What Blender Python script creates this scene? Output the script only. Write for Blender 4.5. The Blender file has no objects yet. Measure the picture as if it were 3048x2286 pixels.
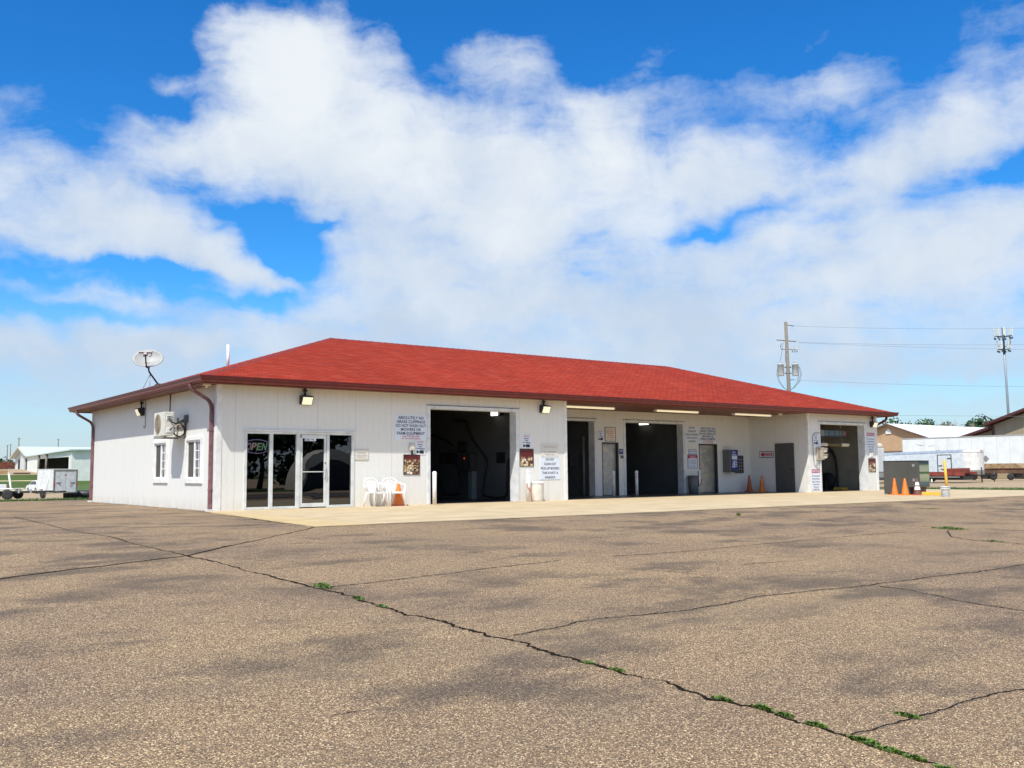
import bpy, bmesh, math, random
from mathutils import Vector, Matrix
random.seed(7)
R_ = math.radians
PI = math.pi
S = bpy.context.scene
COL = S.collection

# ------------------------------------------------------------------ camera
CAMLOC = Vector((-9.1103, -25.4278, 0.9666))
FWD = Vector((0.59751555, 0.79657943, 0.09184977))
RGT = Vector((0.80039317, -0.59941777, -0.00831253))
UPV = Vector((-0.04843479, -0.0784828, 0.99573818))
cd = bpy.data.cameras.new('camera')
cam = bpy.data.objects.new('camera', cd)
COL.objects.link(cam)
m = Matrix((RGT, UPV, -FWD)).transposed().to_4x4()
m.translation = CAMLOC
cam.matrix_world = m
cd.sensor_width = 36
cd.lens = 2848.4476 / 3048 * 36
cd.clip_start = 0.1
cd.clip_end = 6000
S.camera = cam
S.render.resolution_x, S.render.resolution_y = 1024, 768

# ------------------------------------------------------------------ view, sun, sky
S.view_settings.view_transform = 'Standard'
S.view_settings.look = 'None'
S.view_settings.gamma = 1
S.view_settings.exposure = 0.18
S.view_settings.use_curve_mapping = False
SUN = Vector((-0.588, -0.376, 1.0)).normalized()
sl = bpy.data.lights.new('sun', 'SUN')
sl.energy = 4.3
sl.angle = R_(0.6)
sl.color = (1.0, 0.96, 0.88)
so = bpy.data.objects.new('sun', sl)
so.rotation_euler = SUN.to_track_quat('Z', 'Y').to_euler()
so.location = (0, 0, 60)
COL.objects.link(so)


def ray(u, v):
    return (FWD + RGT * (u - 1524) / 2848.45 - UPV * (v - 1143) / 2848.45).normalized()


def build_world():
    w = bpy.data.worlds.new('World')
    S.world = w
    w.use_nodes = True
    nt = w.node_tree
    nt.nodes.clear()
    N = nt.nodes.new
    L = nt.links.new

    def math_(op, a, b=None, clamp=False):
        n = N('ShaderNodeMath'); n.operation = op; n.use_clamp = clamp
        for i, q in enumerate((a, b)):
            if q is None: continue
            if isinstance(q, (int, float)): n.inputs[i].default_value = q
            else: L(q, n.inputs[i])
        return n.outputs[0]

    out = N('ShaderNodeOutputWorld'); bg = N('ShaderNodeBackground')
    bg.inputs['Strength'].default_value = 0.1
    sky = N('ShaderNodeTexSky'); sky.sky_type = 'NISHITA'; sky.sun_disc = False
    sky.sun_elevation = math.asin(SUN.z)
    sky.sun_rotation = math.atan2(SUN.x, SUN.y)
    sky.altitude = 500; sky.air_density = 1.0; sky.dust_density = 0.3; sky.ozone_density = 3.0
    hs = N('ShaderNodeHueSaturation'); hs.inputs['Saturation'].default_value = 1.35
    hs.inputs['Value'].default_value = 1.0
    L(sky.outputs[0], hs.inputs['Color'])
    tint = N('ShaderNodeMix'); tint.data_type = 'RGBA'; tint.blend_type = 'MULTIPLY'; tint.inputs[0].default_value = 1
    L(hs.outputs[0], tint.inputs[6]); tint.inputs[7].default_value = (.72, 1.32, 1.62, 1)
    tc = N('ShaderNodeTexCoord')
    nrm = N('ShaderNodeVectorMath'); nrm.operation = 'NORMALIZE'
    L(tc.outputs['Generated'], nrm.inputs[0])
    sep = N('ShaderNodeSeparateXYZ'); L(nrm.outputs[0], sep.inputs[0])
    az = math_('ARCTAN2', sep.outputs[0], sep.outputs[1])
    el = math_('ARCSINE', sep.outputs[2])
    com = N('ShaderNodeCombineXYZ'); L(az, com.inputs[0]); L(el, com.inputs[1])
    # pale humid air low in the sky
    hz = N('ShaderNodeMapRange'); hz.interpolation_type = 'SMOOTHSTEP'; L(el, hz.inputs['Value'])
    hz.inputs['From Min'].default_value = .20; hz.inputs['From Max'].default_value = -.01; hz.inputs['To Min'].default_value = 0; hz.inputs['To Max'].default_value = .92
    air = N('ShaderNodeMix'); air.data_type = 'RGBA'; L(hz.outputs[0], air.inputs[0]); L(tint.outputs[2], air.inputs[6]); air.inputs[7].default_value = (5.3, 6.15, 6.8, 1)
    # wind-stretched coordinates for the cloud texture, warped so edges billow
    n1 = N('ShaderNodeTexNoise'); n1.inputs['Scale'].default_value = 10.0; n1.inputs['Detail'].default_value = 6
    n1.inputs['Roughness'].default_value = 0.55
    L(com.outputs[0], n1.inputs['Vector'])
    sub = N('ShaderNodeVectorMath'); sub.operation = 'SUBTRACT'; sub.inputs[1].default_value = (0.5, 0.5, 0.5)
    L(n1.outputs['Color'], sub.inputs[0])
    scl = N('ShaderNodeVectorMath'); scl.operation = 'SCALE'; scl.inputs['Scale'].default_value = 0.05
    L(sub.outputs[0], scl.inputs[0])
    wrp = N('ShaderNodeVectorMath'); wrp.operation = 'ADD'
    L(com.outputs[0], wrp.inputs[0]); L(scl.outputs[0], wrp.inputs[1])
    n1b = N('ShaderNodeTexNoise'); n1b.inputs['Scale'].default_value = 30.0; n1b.inputs['Detail'].default_value = 5
    L(com.outputs[0], n1b.inputs['Vector'])
    sub2 = N('ShaderNodeVectorMath'); sub2.operation = 'SUBTRACT'; sub2.inputs[1].default_value = (0.5, 0.5, 0.5)
    L(n1b.outputs['Color'], sub2.inputs[0])
    scl2 = N('ShaderNodeVectorMath'); scl2.operation = 'SCALE'; scl2.inputs['Scale'].default_value = 0.03
    L(sub2.outputs[0], scl2.inputs[0])
    wrp2 = N('ShaderNodeVectorMath'); wrp2.operation = 'ADD'
    L(wrp.outputs[0], wrp2.inputs[0]); L(scl2.outputs[0], wrp2.inputs[1])
    # cloud banks: heading and height in the sky, spread, tilt, thickness
    K = 3048 / 2212
    B = [(650, 100, 165, 105, 0, 1.2), (650, 195, 165, 130, 0, 1.2), (820, 330, 430, 150, 12, 1.3), (1180, 395, 520, 150, 8, 1.2),
         (1530, 370, 270, 80, 6, 1.0), (1290, 270, 110, 70, 0, .8), (420, 305, 150, 65, -8, .8), (620, 390, 280, 110, 0, .8),
         (110, 410, 330, 110, 18, 1.1), (390, 510, 210, 60, 22, .9), (100, 520, 260, 60, 0, .8), (930, 560, 330, 110, 0, 1.0), (1150, 620, 560, 130, 0, 1.0),
         (1930, 560, 480, 110, -10, 1.0), (2130, 470, 200, 120, -20, .7), (2080, 185, 430, 105, -28, .40), (1790, 200, 150, 80, -25, .45), (1960, 360, 260, 60, -25, .45),
         (1090, 140, 120, 60, 0, .75), (380, 170, 80, 34, 10, .42), (450, 75, 70, 40, -30, .34), (400, 215, 120, 45, 0, -.42), (330, 90, 170, 70, 0, -.3), (430, 125, 50, 60, 0, -.3), (510, 35, 45, 28, 0, .35), (1106, 800, 1900, 125, 0, 1.15),
         (300, 745, 600, 55, 0, .8), (200, 635, 250, 26, 5, .75), (490, 620, 110, 40, 10, .5), (1740, 100, 90, 26, -25, .30), (1440, 110, 150, 60, -35, .26), (840, 120, 45, 60, 0, .25), (330, 120, 420, 60, 10, .10), (1300, 170, 420, 70, 5, .22), (120, 245, 300, 50, 8, .26), (1500, 225, 520, 60, 4, .27), (2000, 330, 420, 80, -15, .42), (560, 600, 130, 20, 12, .35), (430, 560, 330, 30, 14, .35), (250, 690, 420, 20, 2, .25), (1700, 430, 420, 40, -8, .25),
         (1700, 640, 700, 120, 0, .7), (1690, 500, 90, 40, 0, .7), (1850, 510, 120, 40, -20, .5), (880, 680, 260, 60, -8, .6), (2000, 320, 240, 50, -20, .35),
         (605, 555, 95, 90, 20, -1.0), (545, 480, 95, 26, 15, -.6), (330, 585, 280, 22, 6, -.75), (260, 692, 220, 22, 4, -.6), (440, 545, 300, 40, 17, .55), (520, 600, 140, 26, 20, .4),
         (1640, 450, 190, 34, -12, -.85), (1690, 485, 70, 20, -10, -.4), (720, 485, 80, 18, -5, -.7), (2175, 355, 80, 30, -15, -.5), (780, 700, 80, 18, 0, -.4),
         (1500, 515, 80, 22, -10, -.6), (2010, 842, 380, 20, 0, -.55), (1750, 790, 500, 25, 2, .3), (1270, 165, 90, 60, 30, -.3), (620, 640, 130, 25, -15, -.5)]
    acc = None
    for (x, y, rx, ry, rot, wt) in B:
        d = ray(x * K, y * K)
        a0, e0 = math.atan2(d.x, d.y), math.asin(d.z)
        mp = N('ShaderNodeMapping'); mp.vector_type = 'TEXTURE'
        mp.inputs['Location'].default_value = (a0, e0, 0)
        mp.inputs['Rotation'].default_value = (0, 0, R_(-rot))
        sx = rx * K / 2848 * 1.12 / max(.5, math.cos(e0)); sy = ry * K / 2848 * 1.12
        mp.inputs['Scale'].default_value = (sx, sy, 1e3)
        L(wrp2.outputs[0], mp.inputs['Vector'])
        ln = N('ShaderNodeVectorMath'); ln.operation = 'LENGTH'; L(mp.outputs[0], ln.inputs[0])
        mr = N('ShaderNodeMapRange'); mr.interpolation_type = 'SMOOTHSTEP'
        mr.inputs['From Min'].default_value = -0.1; mr.inputs['From Max'].default_value = 1.32
        mr.inputs['To Min'].default_value = wt; mr.inputs['To Max'].default_value = 0
        L(ln.outputs['Value'], mr.inputs['Value'])
        acc = mr.outputs[0] if acc is None else math_('ADD', acc, mr.outputs[0])
    # scattered cloud in the rest of the sky (behind and above), unseen and thickened to lift the ambient light
    n3 = N('ShaderNodeTexNoise'); n3.inputs['Scale'].default_value = 3.0; n3.inputs['Detail'].default_value = 5
    L(nrm.outputs[0], n3.inputs['Vector'])
    d0 = N('ShaderNodeVectorMath'); d0.operation = 'DOT_PRODUCT'; L(nrm.outputs[0], d0.inputs[0])
    ax = Vector((FWD.x, FWD.y, .25)).normalized(); d0.inputs[1].default_value = ax
    far = N('ShaderNodeMapRange'); far.interpolation_type = 'SMOOTHSTEP'
    far.inputs['From Min'].default_value = .86; far.inputs['From Max'].default_value = .55
    far.inputs['To Min'].default_value = 0; far.inputs['To Max'].default_value = 1
    L(d0.outputs['Value'], far.inputs['Value'])
    rest = math_('MULTIPLY', math_('MULTIPLY', math_('SUBTRACT', n3.outputs['Fac'], .33), 4.2), far.outputs[0])
    acc = math_('ADD', acc, rest)
    # fine wisps
    mpw = N('ShaderNodeMapping'); mpw.inputs['Scale'].default_value = (5, 16, 1); mpw.inputs['Rotation'].default_value = (0, 0, R_(12))
    L(wrp.outputs[0], mpw.inputs['Vector'])
    n2 = N('ShaderNodeTexNoise'); n2.inputs['Scale'].default_value = 1.6; n2.inputs['Detail'].default_value = 8; n2.inputs['Roughness'].default_value = .62
    L(mpw.outputs[0], n2.inputs['Vector'])
    wisp = math_('MULTIPLY', math_('SUBTRACT', n2.outputs['Fac'], .5), 1.05)
    n4 = N('ShaderNodeTexNoise'); n4.inputs['Scale'].default_value = 13; n4.inputs['Detail'].default_value = 7; n4.inputs['Roughness'].default_value = .6
    L(wrp.outputs[0], n4.inputs['Vector'])
    puff = math_('MULTIPLY', math_('SUBTRACT', n4.outputs['Fac'], .5), .9)
    grow = math_('ADD', math_('MULTIPLY', math_('ADD', wisp, puff), 1.15), .82)
    den = math_('ADD', math_('MULTIPLY', acc, grow), math_('MULTIPLY', math_('ADD', wisp, puff), .42))
    thick = math_('MAXIMUM', math_('SUBTRACT', den, .17), 0.0)
    cov2 = math_('MULTIPLY', math_('SUBTRACT', 1.0, math_('POWER', 2.71828, math_('MULTIPLY', math_('POWER', thick, 1.3), -2.5))), .97)
    # lit parts are white, thick bases a little grey-blue
    n5 = N('ShaderNodeTexNoise'); n5.inputs['Scale'].default_value = 9; n5.inputs['Detail'].default_value = 6
    L(wrp.outputs[0], n5.inputs['Vector'])
    sh = math_('ADD', math_('MULTIPLY', math_('SUBTRACT', el, .12), 1.6), math_('MULTIPLY', n5.outputs['Fac'], .75), )
    sh = math_('ADD', sh, math_('MULTIPLY', puff, .5))
    cr = N('ShaderNodeValToRGB')
    cr.color_ramp.elements[0].position = 0.33; cr.color_ramp.elements[0].color = (.51, .60, .72, 1)
    cr.color_ramp.elements[1].position = 0.84; cr.color_ramp.elements[1].color = (.77, .81, .84, 1)
    L(sh, cr.inputs['Fac'])
    sc = N('ShaderNodeVectorMath'); sc.operation = 'SCALE'; sc.inputs['Scale'].default_value = 10.0
    L(cr.outputs[0], sc.inputs[0])
    mx = N('ShaderNodeMix'); mx.data_type = 'RGBA'
    L(cov2, mx.inputs[0]); L(air.outputs[2], mx.inputs[6]); L(sc.outputs[0], mx.inputs[7])
    L(mx.outputs[2], bg.inputs['Color']); L(bg.outputs[0], out.inputs['Surface'])
    w.cycles.sampling_method = 'MANUAL'
    w.cycles.sample_map_resolution = 512


build_world()

# ------------------------------------------------------------------ materials
MATS = {}


class NT:
    """small helper round a material node tree"""
    def __init__(s, name):
        s.m = bpy.data.materials.new(name); s.m.use_nodes = True
        s.t = s.m.node_tree; s.n = s.t.nodes; s.p = s.n['Principled BSDF']; s.out = s.n['Material Output']

    def N(s, ty, **kw):
        n = s.n.new('ShaderNode' + ty)
        for k, v in kw.items():
            if k[0] == '_': setattr(n, k[1:], v)
            else: s.set(n.inputs[k.replace('0', ' ')], v)
        return n

    def set(s, inp, v):
        if isinstance(v, bpy.types.NodeSocket): s.t.links.new(v, inp)
        else: inp.default_value = v

    def math(s, op, a, b=0.0, clamp=False):
        n = s.n.new('ShaderNodeMath'); n.operation = op; n.use_clamp = clamp
        s.set(n.inputs[0], a); s.set(n.inputs[1], b)
        return n.outputs[0]

    def obj(s, scale=(1, 1, 1), rot=(0, 0, 0), loc=(0, 0, 0), co='Object'):
        tc = s.n.new('ShaderNodeTexCoord'); mp = s.n.new('ShaderNodeMapping')
        mp.inputs['Scale'].default_value = scale; mp.inputs['Rotation'].default_value = rot; mp.inputs['Location'].default_value = loc
        s.t.links.new(tc.outputs[co], mp.inputs['Vector'])
        return mp.outputs[0]

    def noise(s, vec, scale, detail=4, rough=.55):
        n = s.N('TexNoise', Scale=scale, Detail=detail, Roughness=rough)
        s.t.links.new(vec, n.inputs['Vector'])
        return n.outputs['Fac']

    def ramp(s, fac, stops, interp='LINEAR'):
        r = s.n.new('ShaderNodeValToRGB'); r.color_ramp.interpolation = interp
        e = r.color_ramp.elements
        while len(e) < len(stops): e.new(.5)
        for i, (p, c) in enumerate(stops):
            e[i].position = p; e[i].color = (*c, 1) if len(c) == 3 else c
        s.set(r.inputs['Fac'], fac)
        return r.outputs['Color']

    def rng(s, v, a, b, c=0.0, d=1.0, smooth=True):
        n = s.n.new('ShaderNodeMapRange'); n.interpolation_type = 'SMOOTHSTEP' if smooth else 'LINEAR'
        s.set(n.inputs['Value'], v)
        for k, q in (('From Min', a), ('From Max', b), ('To Min', c), ('To Max', d)): n.inputs[k].default_value = q
        return n.outputs[0]

    def mix(s, f, a, b, mode='MIX'):
        n = s.n.new('ShaderNodeMix'); n.data_type = 'RGBA'; n.blend_type = mode
        s.set(n.inputs[0], f)
        for i, c in ((6, a), (7, b)):
            if isinstance(c, tuple): n.inputs[i].default_value = (*c, 1) if len(c) == 3 else c
            else: s.t.links.new(c, n.inputs[i])
        return n.outputs[2]

    def bump(s, h, dist, strength=1.0):
        b = s.n.new('ShaderNodeBump'); b.inputs['Distance'].default_value = dist; b.inputs['Strength'].default_value = strength
        s.t.links.new(h, b.inputs['Height']); s.t.links.new(b.outputs[0], s.p.inputs['Normal'])

    def base(s, c): s.set(s.p.inputs['Base Color'], c if not isinstance(c, tuple) else (*c, 1))

    def pr(s, **kw):
        for k, v in kw.items(): s.p.inputs[k.replace('_', ' ')].default_value = v


def M(name, col, rough=.6, metal=0.0, var=.14, scale=4.0, bump=0.0, dirt=0.0, dirtcol=(.18, .13, .09), spec=.5, emit=0.0):
    if name in MATS: return MATS[name]
    t = NT(name)
    v = t.obj()
    f = t.noise(v, scale, 5)
    lo = tuple(c * (1 - var) for c in col); hi = tuple(min(1, c * (1 + var)) for c in col)
    c = t.ramp(f, [(.3, lo), (.7, hi)])
    if dirt:
        g = t.noise(v, scale * .6 + .7, 6, .65)
        c = t.mix(t.rng(g, .52, .72, 0, dirt), c, dirtcol)
    t.base(c)
    t.pr(Roughness=rough, Metallic=metal)
    t.p.inputs['Specular IOR Level'].default_value = spec
    if bump: t.bump(t.noise(v, scale * 8, 4), bump)
    if emit:
        t.p.inputs['Emission Color'].default_value = (*col, 1); t.p.inputs['Emission Strength'].default_value = emit
    MATS[name] = t.m
    return t.m


def mat_siding(name, axis, stain):
    t = NT(name)
    v = t.obj()
    sp = t.N('SeparateXYZ', Vector=v)
    u = sp.outputs[axis]
    fr = t.math('FRACT', t.math('DIVIDE', u, .2032))
    gr = t.math('LESS_THAN', t.math('ABSOLUTE', t.math('SUBTRACT', fr, .5)), .05)
    fs = t.math('FRACT', t.math('DIVIDE', t.math('ADD', u, .1), 1.2192))
    seam = t.math('LESS_THAN', t.math('ABSOLUTE', t.math('SUBTRACT', fs, .5)), .0045)
    grain = t.noise(t.obj((14, 14, 1.2)), 3.0, 5, .6)
    c = t.ramp(grain, [(.3, (.755, .75, .71)), (.7, (.81, .805, .765))])
    c = t.mix(t.math('MULTIPLY', gr, .07), c, (.42, .40, .36))
    c = t.mix(t.math('MULTIPLY', seam, .38), c, (.3, .28, .25))
    # weather: splash dirt along the foot and dust runs under the eave
    z = sp.outputs[2]
    nn = t.noise(t.obj((1.1, 1.1, .5)), 2.2, 6, .65)
    low = t.math('MULTIPLY', t.rng(t.math('ADD', z, t.math('MULTIPLY', nn, .35)), .62, .12), t.rng(nn, .35, .75, .05, .5))
    c = t.mix(t.math('MULTIPLY', low, stain), c, (.50, .39, .24))
    runs = t.noise(t.obj((5, 5, .35)), 2.0, 5, .7)
    up = t.math('MULTIPLY', t.rng(t.math('ADD', z, t.math('MULTIPLY', runs, .55)), 3.25, 3.75), .55)
    c = t.mix(t.math('MULTIPLY', up, stain), c, (.56, .46, .32))
    sm = t.noise(v, 1.3, 6, .7)
    c = t.mix(t.rng(sm, .58, .8, 0, .2), c, (.6, .56, .48))
    t.base(c); t.pr(Roughness=.62)
    h = t.math('SUBTRACT', t.math('MULTIPLY', grain, .12), t.math('MAXIMUM', gr, seam))
    t.bump(h, .006, .5)
    return t.m


def mat_asphalt():
    t = NT('chip_seal_asphalt')
    v = t.obj()
    vo = t.N('TexVoronoi', Scale=125.0); t.t.links.new(v, vo.inputs['Vector'])
    wn = t.N('SeparateColor', Color=vo.outputs['Color'])
    chip = t.ramp(wn.outputs[0], [(0, (.03, .026, .026)), (.18, (.085, .066, .055)), (.42, (.17, .125, .095)), (.62, (.25, .185, .135)), (.82, (.35, .27, .195)), (.92, (.58, .48, .36)), (1, (.85, .78, .64))])
    vo2 = t.N('TexVoronoi', Scale=80.0); t.t.links.new(v, vo2.inputs['Vector'])
    w2 = t.N('SeparateColor', Color=vo2.outputs['Color'])
    big = t.ramp(w2.outputs[1], [(0, (.12, .09, .075)), (.6, (.21, .155, .118)), (.9, (.38, .30, .22)), (1, (.55, .47, .36))])
    c = t.mix(.26, chip, big)
    c = t.mix(t.rng(vo.outputs['Distance'], .35, .8, 0, .6), c, (.045, .036, .032))
    # grey-brown weathering, worn dark patches where the binder shows
    w = t.noise(t.obj((.35, .35, .35)), 1.0, 5, .6)
    c = t.mix(1.0, c, t.ramp(w, [(.3, (.86, .82, .85)), (.7, (1.14, 1.10, 1.02))]), 'MULTIPLY')
    p = t.noise(t.obj((.55, .9, .5), (0, 0, .5), (3, 7, 0)), 1.0, 7, .62)
    q = t.noise(t.obj((.21, .27, .2), (0, 0, 1.1), (11, 2, 0)), 1.0, 5, .6)
    k = t.math('MULTIPLY', t.rng(p, .46, .62), t.rng(q, .38, .54))
    c = t.mix(t.math('MULTIPLY', k, .80), c, t.mix(.25, (.034, .032, .036), c))
    f = t.noise(t.obj((6, 6, 6)), 1.0, 3, .6)
    tr = t.noise(t.obj((.08, .95, 1), (0, 0, .12)), 1.0, 4, .5)
    c = t.mix(t.rng(tr, .55, .70, 0, .34), c, t.mix(.35, (.10, .085, .075), c))
    so_ = t.N('TexVoronoi', Scale=.8); t.t.links.new(v, so_.inputs['Vector'])
    sc_ = t.N('SeparateColor', Color=so_.outputs['Color'])
    oil = t.math('MULTIPLY', t.rng(so_.outputs['Distance'], .10, .03), t.math('GREATER_THAN', sc_.outputs[0], .8))
    c = t.mix(t.math('MULTIPLY', oil, .55), c, (.03, .027, .027))
    c = t.mix(t.rng(f, .58, .74, 0, .35), c, (.07, .056, .048))
    c = t.mix(1.0, c, (1.60, 1.47, 1.15), 'MULTIPLY')
    t.base(c); t.pr(Roughness=.8)
    t.p.inputs['Specular IOR Level'].default_value = .3
    h = t.math('ADD', t.math('MULTIPLY', vo.outputs['Distance'], -1.0), t.math('MULTIPLY', wn.outputs[1], .6))
    t.bump(h, .006, .85)
    return t.m


def mat_concrete():
    t = NT('apron_concrete')
    v = t.obj()
    c = t.ramp(t.noise(v, 1.2, 6, .6), [(.3, (.49, .375, .215)), (.7, (.65, .515, .315))])
    tr = t.noise(t.obj((.12, 1.6, 1)), 1.5, 6, .65)
    c = t.mix(t.rng(tr, .5, .72, 0, .55), c, (.40, .31, .20))
    sp = t.N('SeparateXYZ', Vector=v)
    for ax, step, off in ((0, 4.6, 1.1), (1, 4.45, 0.0)):
        fr = t.math('FRACT', t.math('DIVIDE', t.math('ADD', sp.outputs[ax], 100 + off), step))
        j = t.math('LESS_THAN', fr, .0045)
        c = t.mix(t.math('MULTIPLY', j, .8), c, (.16, .12, .08))
    st = t.noise(t.obj((.4, .5, 1), loc=(5, 1, 0)), 1.6, 7, .7)
    c = t.mix(t.rng(st, .56, .75, 0, .45), c, (.42, .32, .20))
    edge = t.noise(v, 3, 5)
    c = t.mix(t.rng(t.math('ADD', sp.outputs[0], t.math('MULTIPLY', edge, .5)), .9, -.6, 0, .35), c, (.60, .40, .12))
    t.base(c); t.pr(Roughness=.75)
    t.bump(t.noise(v, 60, 4), .003, .5)
    return t.m


def mat_shingle():
    t = NT('red_asphalt_shingles')
    tc = t.n.new('ShaderNodeTexCoord')
    br = t.N('TexBrick', Scale=1.0, Mortar0Size=.016, Bias=0.0)
    br.inputs['Brick Width'].default_value = .30; br.inputs['Row Height'].default_value = .143
    br.inputs['Color1'].default_value = (.375, .037, .012, 1); br.inputs['Color2'].default_value = (.31, .028, .010, 1)
    br.inputs['Mortar'].default_value = (.17, .018, .008, 1); br.offset = .5
    t.t.links.new(tc.outputs['UV'], br.inputs['Vector'])
    mp = t.n.new('ShaderNodeMapping'); mp.inputs['Scale'].default_value = (1.3, 6.99, 1)
    t.t.links.new(tc.outputs['UV'], mp.inputs['Vector'])
    wn = t.noise(mp.outputs[0], 1.0, 2)
    c = t.mix(t.rng(wn, .48, .68, 0, .62), br.outputs['Color'], (.41, .075, .045))
    c = t.mix(t.rng(wn, .46, .32, 0, .5), c, (.22, .045, .03))
    big = t.noise(t.obj((.25, .25, .25)), 1.0, 5)
    c = t.mix(1.0, c, t.ramp(big, [(.3, (.88, .88, .9)), (.7, (1.1, 1.08, 1.06))]), 'MULTIPLY')
    gr = t.noise(t.obj((40, 40, 40)), 1.0, 2)
    c = t.mix(1.0, c, t.ramp(gr, [(.3, (.8, .8, .8)), (.7, (1.18, 1.18, 1.18))]), 'MULTIPLY')
    t.base(c); t.pr(Roughness=.85); t.p.inputs['Specular IOR Level'].default_value = .12
    sepv = t.N('SeparateXYZ', Vector=tc.outputs['UV'])
    row = t.math('FRACT', t.math('DIVIDE', sepv.outputs[1], .143))
    h = t.math('ADD', t.math('MULTIPLY', row, -1.0), t.math('MULTIPLY', br.outputs['Fac'], -.5))
    t.bump(h, .012, .7)
    return t.m


def mat_ground():
    t = NT('open_ground')
    v = t.obj()
    sp = t.N('SeparateXYZ', Vector=v)
    x, y = sp.outputs[0], sp.outputs[1]
    n = t.math('MULTIPLY', t.math('SUBTRACT', t.noise(v, .35, 5, .65), .5), 5.0)
    grass = t.ramp(t.noise(v, 2.2, 7, .7), [(.25, (.03, .055, .012)), (.5, (.062, .105, .022)), (.75, (.11, .16, .04))])
    grass = t.mix(t.rng(t.noise(v, .15, 4), .45, .7, 0, .35), grass, (.12, .14, .04))
    grav = t.ramp(t.noise(v, 3.0, 7, .75), [(.25, (.24, .17, .105)), (.5, (.40, .30, .19)), (.75, (.56, .44, .29))])
    grav = t.mix(t.rng(t.noise(v, .2, 5), .5, .7, 0, .3), grav, (.25, .185, .12))
    pale = (.60, .50, .30)
    # left, going away: verge, gravel lot, banks with two pale kerb lines, upper yard
    yy = t.math('DIVIDE', t.math('ADD', y, t.math('MULTIPLY', n, .25)), 400.0)
    S_ = [(0, 'g'), (21, 'v'), (105.5, 'p'), (108, 'g'), (122.2, 'p'), (124.2, 'g'), (138, 'v'), (190, 'g')]
    kinds = {'g': 0, 'v': .5, 'p': 1}
    msk = t.ramp(yy, [(a / 400, (kinds[k],) * 3) for a, k in S_], 'CONSTANT')
    ms = t.N('SeparateColor', Color=msk).outputs[0]
    left = t.mix(t.rng(ms, .2, .3), grass, grav)
    left = t.mix(t.rng(ms, .7, .8), left, pale)
    # right: ragged grass strip by the pavement, then the gravel yard
    xx = t.math('DIVIDE', t.math('ADD', x, t.math('MULTIPLY', n, .35)), 200.0)
    msr = t.N('SeparateColor', Color=t.ramp(xx, [(0, (0, 0, 0)), (37.6 / 200, (1, 1, 1)), (120 / 200, (0, 0, 0))], 'CONSTANT')).outputs[0]
    right = t.mix(msr, grass, grav)
    side = t.rng(t.math('SUBTRACT', x, t.math('MULTIPLY', t.math('MAXIMUM', y, 0.0), .22)), 24, 27)
    c = t.mix(side, left, right)
    t.base(c); t.pr(Roughness=.95); t.p.inputs['Specular IOR Level'].default_value = .2
    t.bump(t.noise(v, 4, 5), .08, .6)
    return t.m


def mat_glass(name, refl, tint, wav=0.0):
    t = NT(name)
    tr = t.N('BsdfTransparent'); tr.inputs['Color'].default_value = (*tint, 1)
    gl = t.N('BsdfGlossy', Roughness=0.0); gl.inputs['Color'].default_value = (.95, .95, .97, 1)
    if wav:
        b = t.n.new('ShaderNodeBump'); b.inputs['Distance'].default_value = wav
        t.t.links.new(t.noise(t.obj((1, 1, 1)), 1.3, 1), b.inputs['Height']); t.t.links.new(b.outputs[0], gl.inputs['Normal'])
    lw = t.N('Fresnel', IOR=1.5)
    f = t.math('ADD', t.math('MULTIPLY', lw.outputs[0], 1.6), refl)
    mx = t.n.new('ShaderNodeMixShader')
    t.set(mx.inputs[0], f); t.t.links.new(tr.outputs[0], mx.inputs[1]); t.t.links.new(gl.outputs[0], mx.inputs[2])
    t.t.links.new(mx.outputs[0], t.out.inputs['Surface'])
    return t.m


def mat_ribbed(name, col, axis, step, depth=.02, dirt=.2, rough=.5, metal=0.0):
    t = NT(name)
    v = t.obj()
    sp = t.N('SeparateXYZ', Vector=v)
    fr = t.math('FRACT', t.math('DIVIDE', t.math('ADD', sp.outputs[axis], 500), step))
    rib = t.rng(t.math('ABSOLUTE', t.math('SUBTRACT', fr, .5)), .06, .16, 1, 0)
    c = t.ramp(t.noise(v, 1.1, 5), [(.3, tuple(q * .9 for q in col)), (.7, tuple(min(1, q * 1.07) for q in col))])
    st = t.noise(t.obj((1.5, 1.5, .25)), 1.4, 6, .7)
    c = t.mix(t.rng(st, .55, .8, 0, dirt), c, (.35, .27, .18))
    t.base(c); t.pr(Roughness=rough, Metallic=metal)
    t.bump(rib, depth, .8)
    return t.m


def mat_door(name, metal, rough):
    t = NT(name)
    v = t.obj()
    c = t.ramp(t.noise(v, 2.5, 6, .65), [(.3, (.30, .31, .31)), (.7, (.50, .50, .48))])
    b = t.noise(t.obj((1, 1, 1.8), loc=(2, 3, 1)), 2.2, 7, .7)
    c = t.mix(t.rng(b, .46, .60, 0, .75), c, (.62, .54, .40))  # blotches: stains on one door, painted swirl reflections on the galvanised one
    t.base(c); t.pr(Roughness=rough, Metallic=metal)
    t.bump(t.noise(v, 3, 3), .01, .4)
    return t.m


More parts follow.
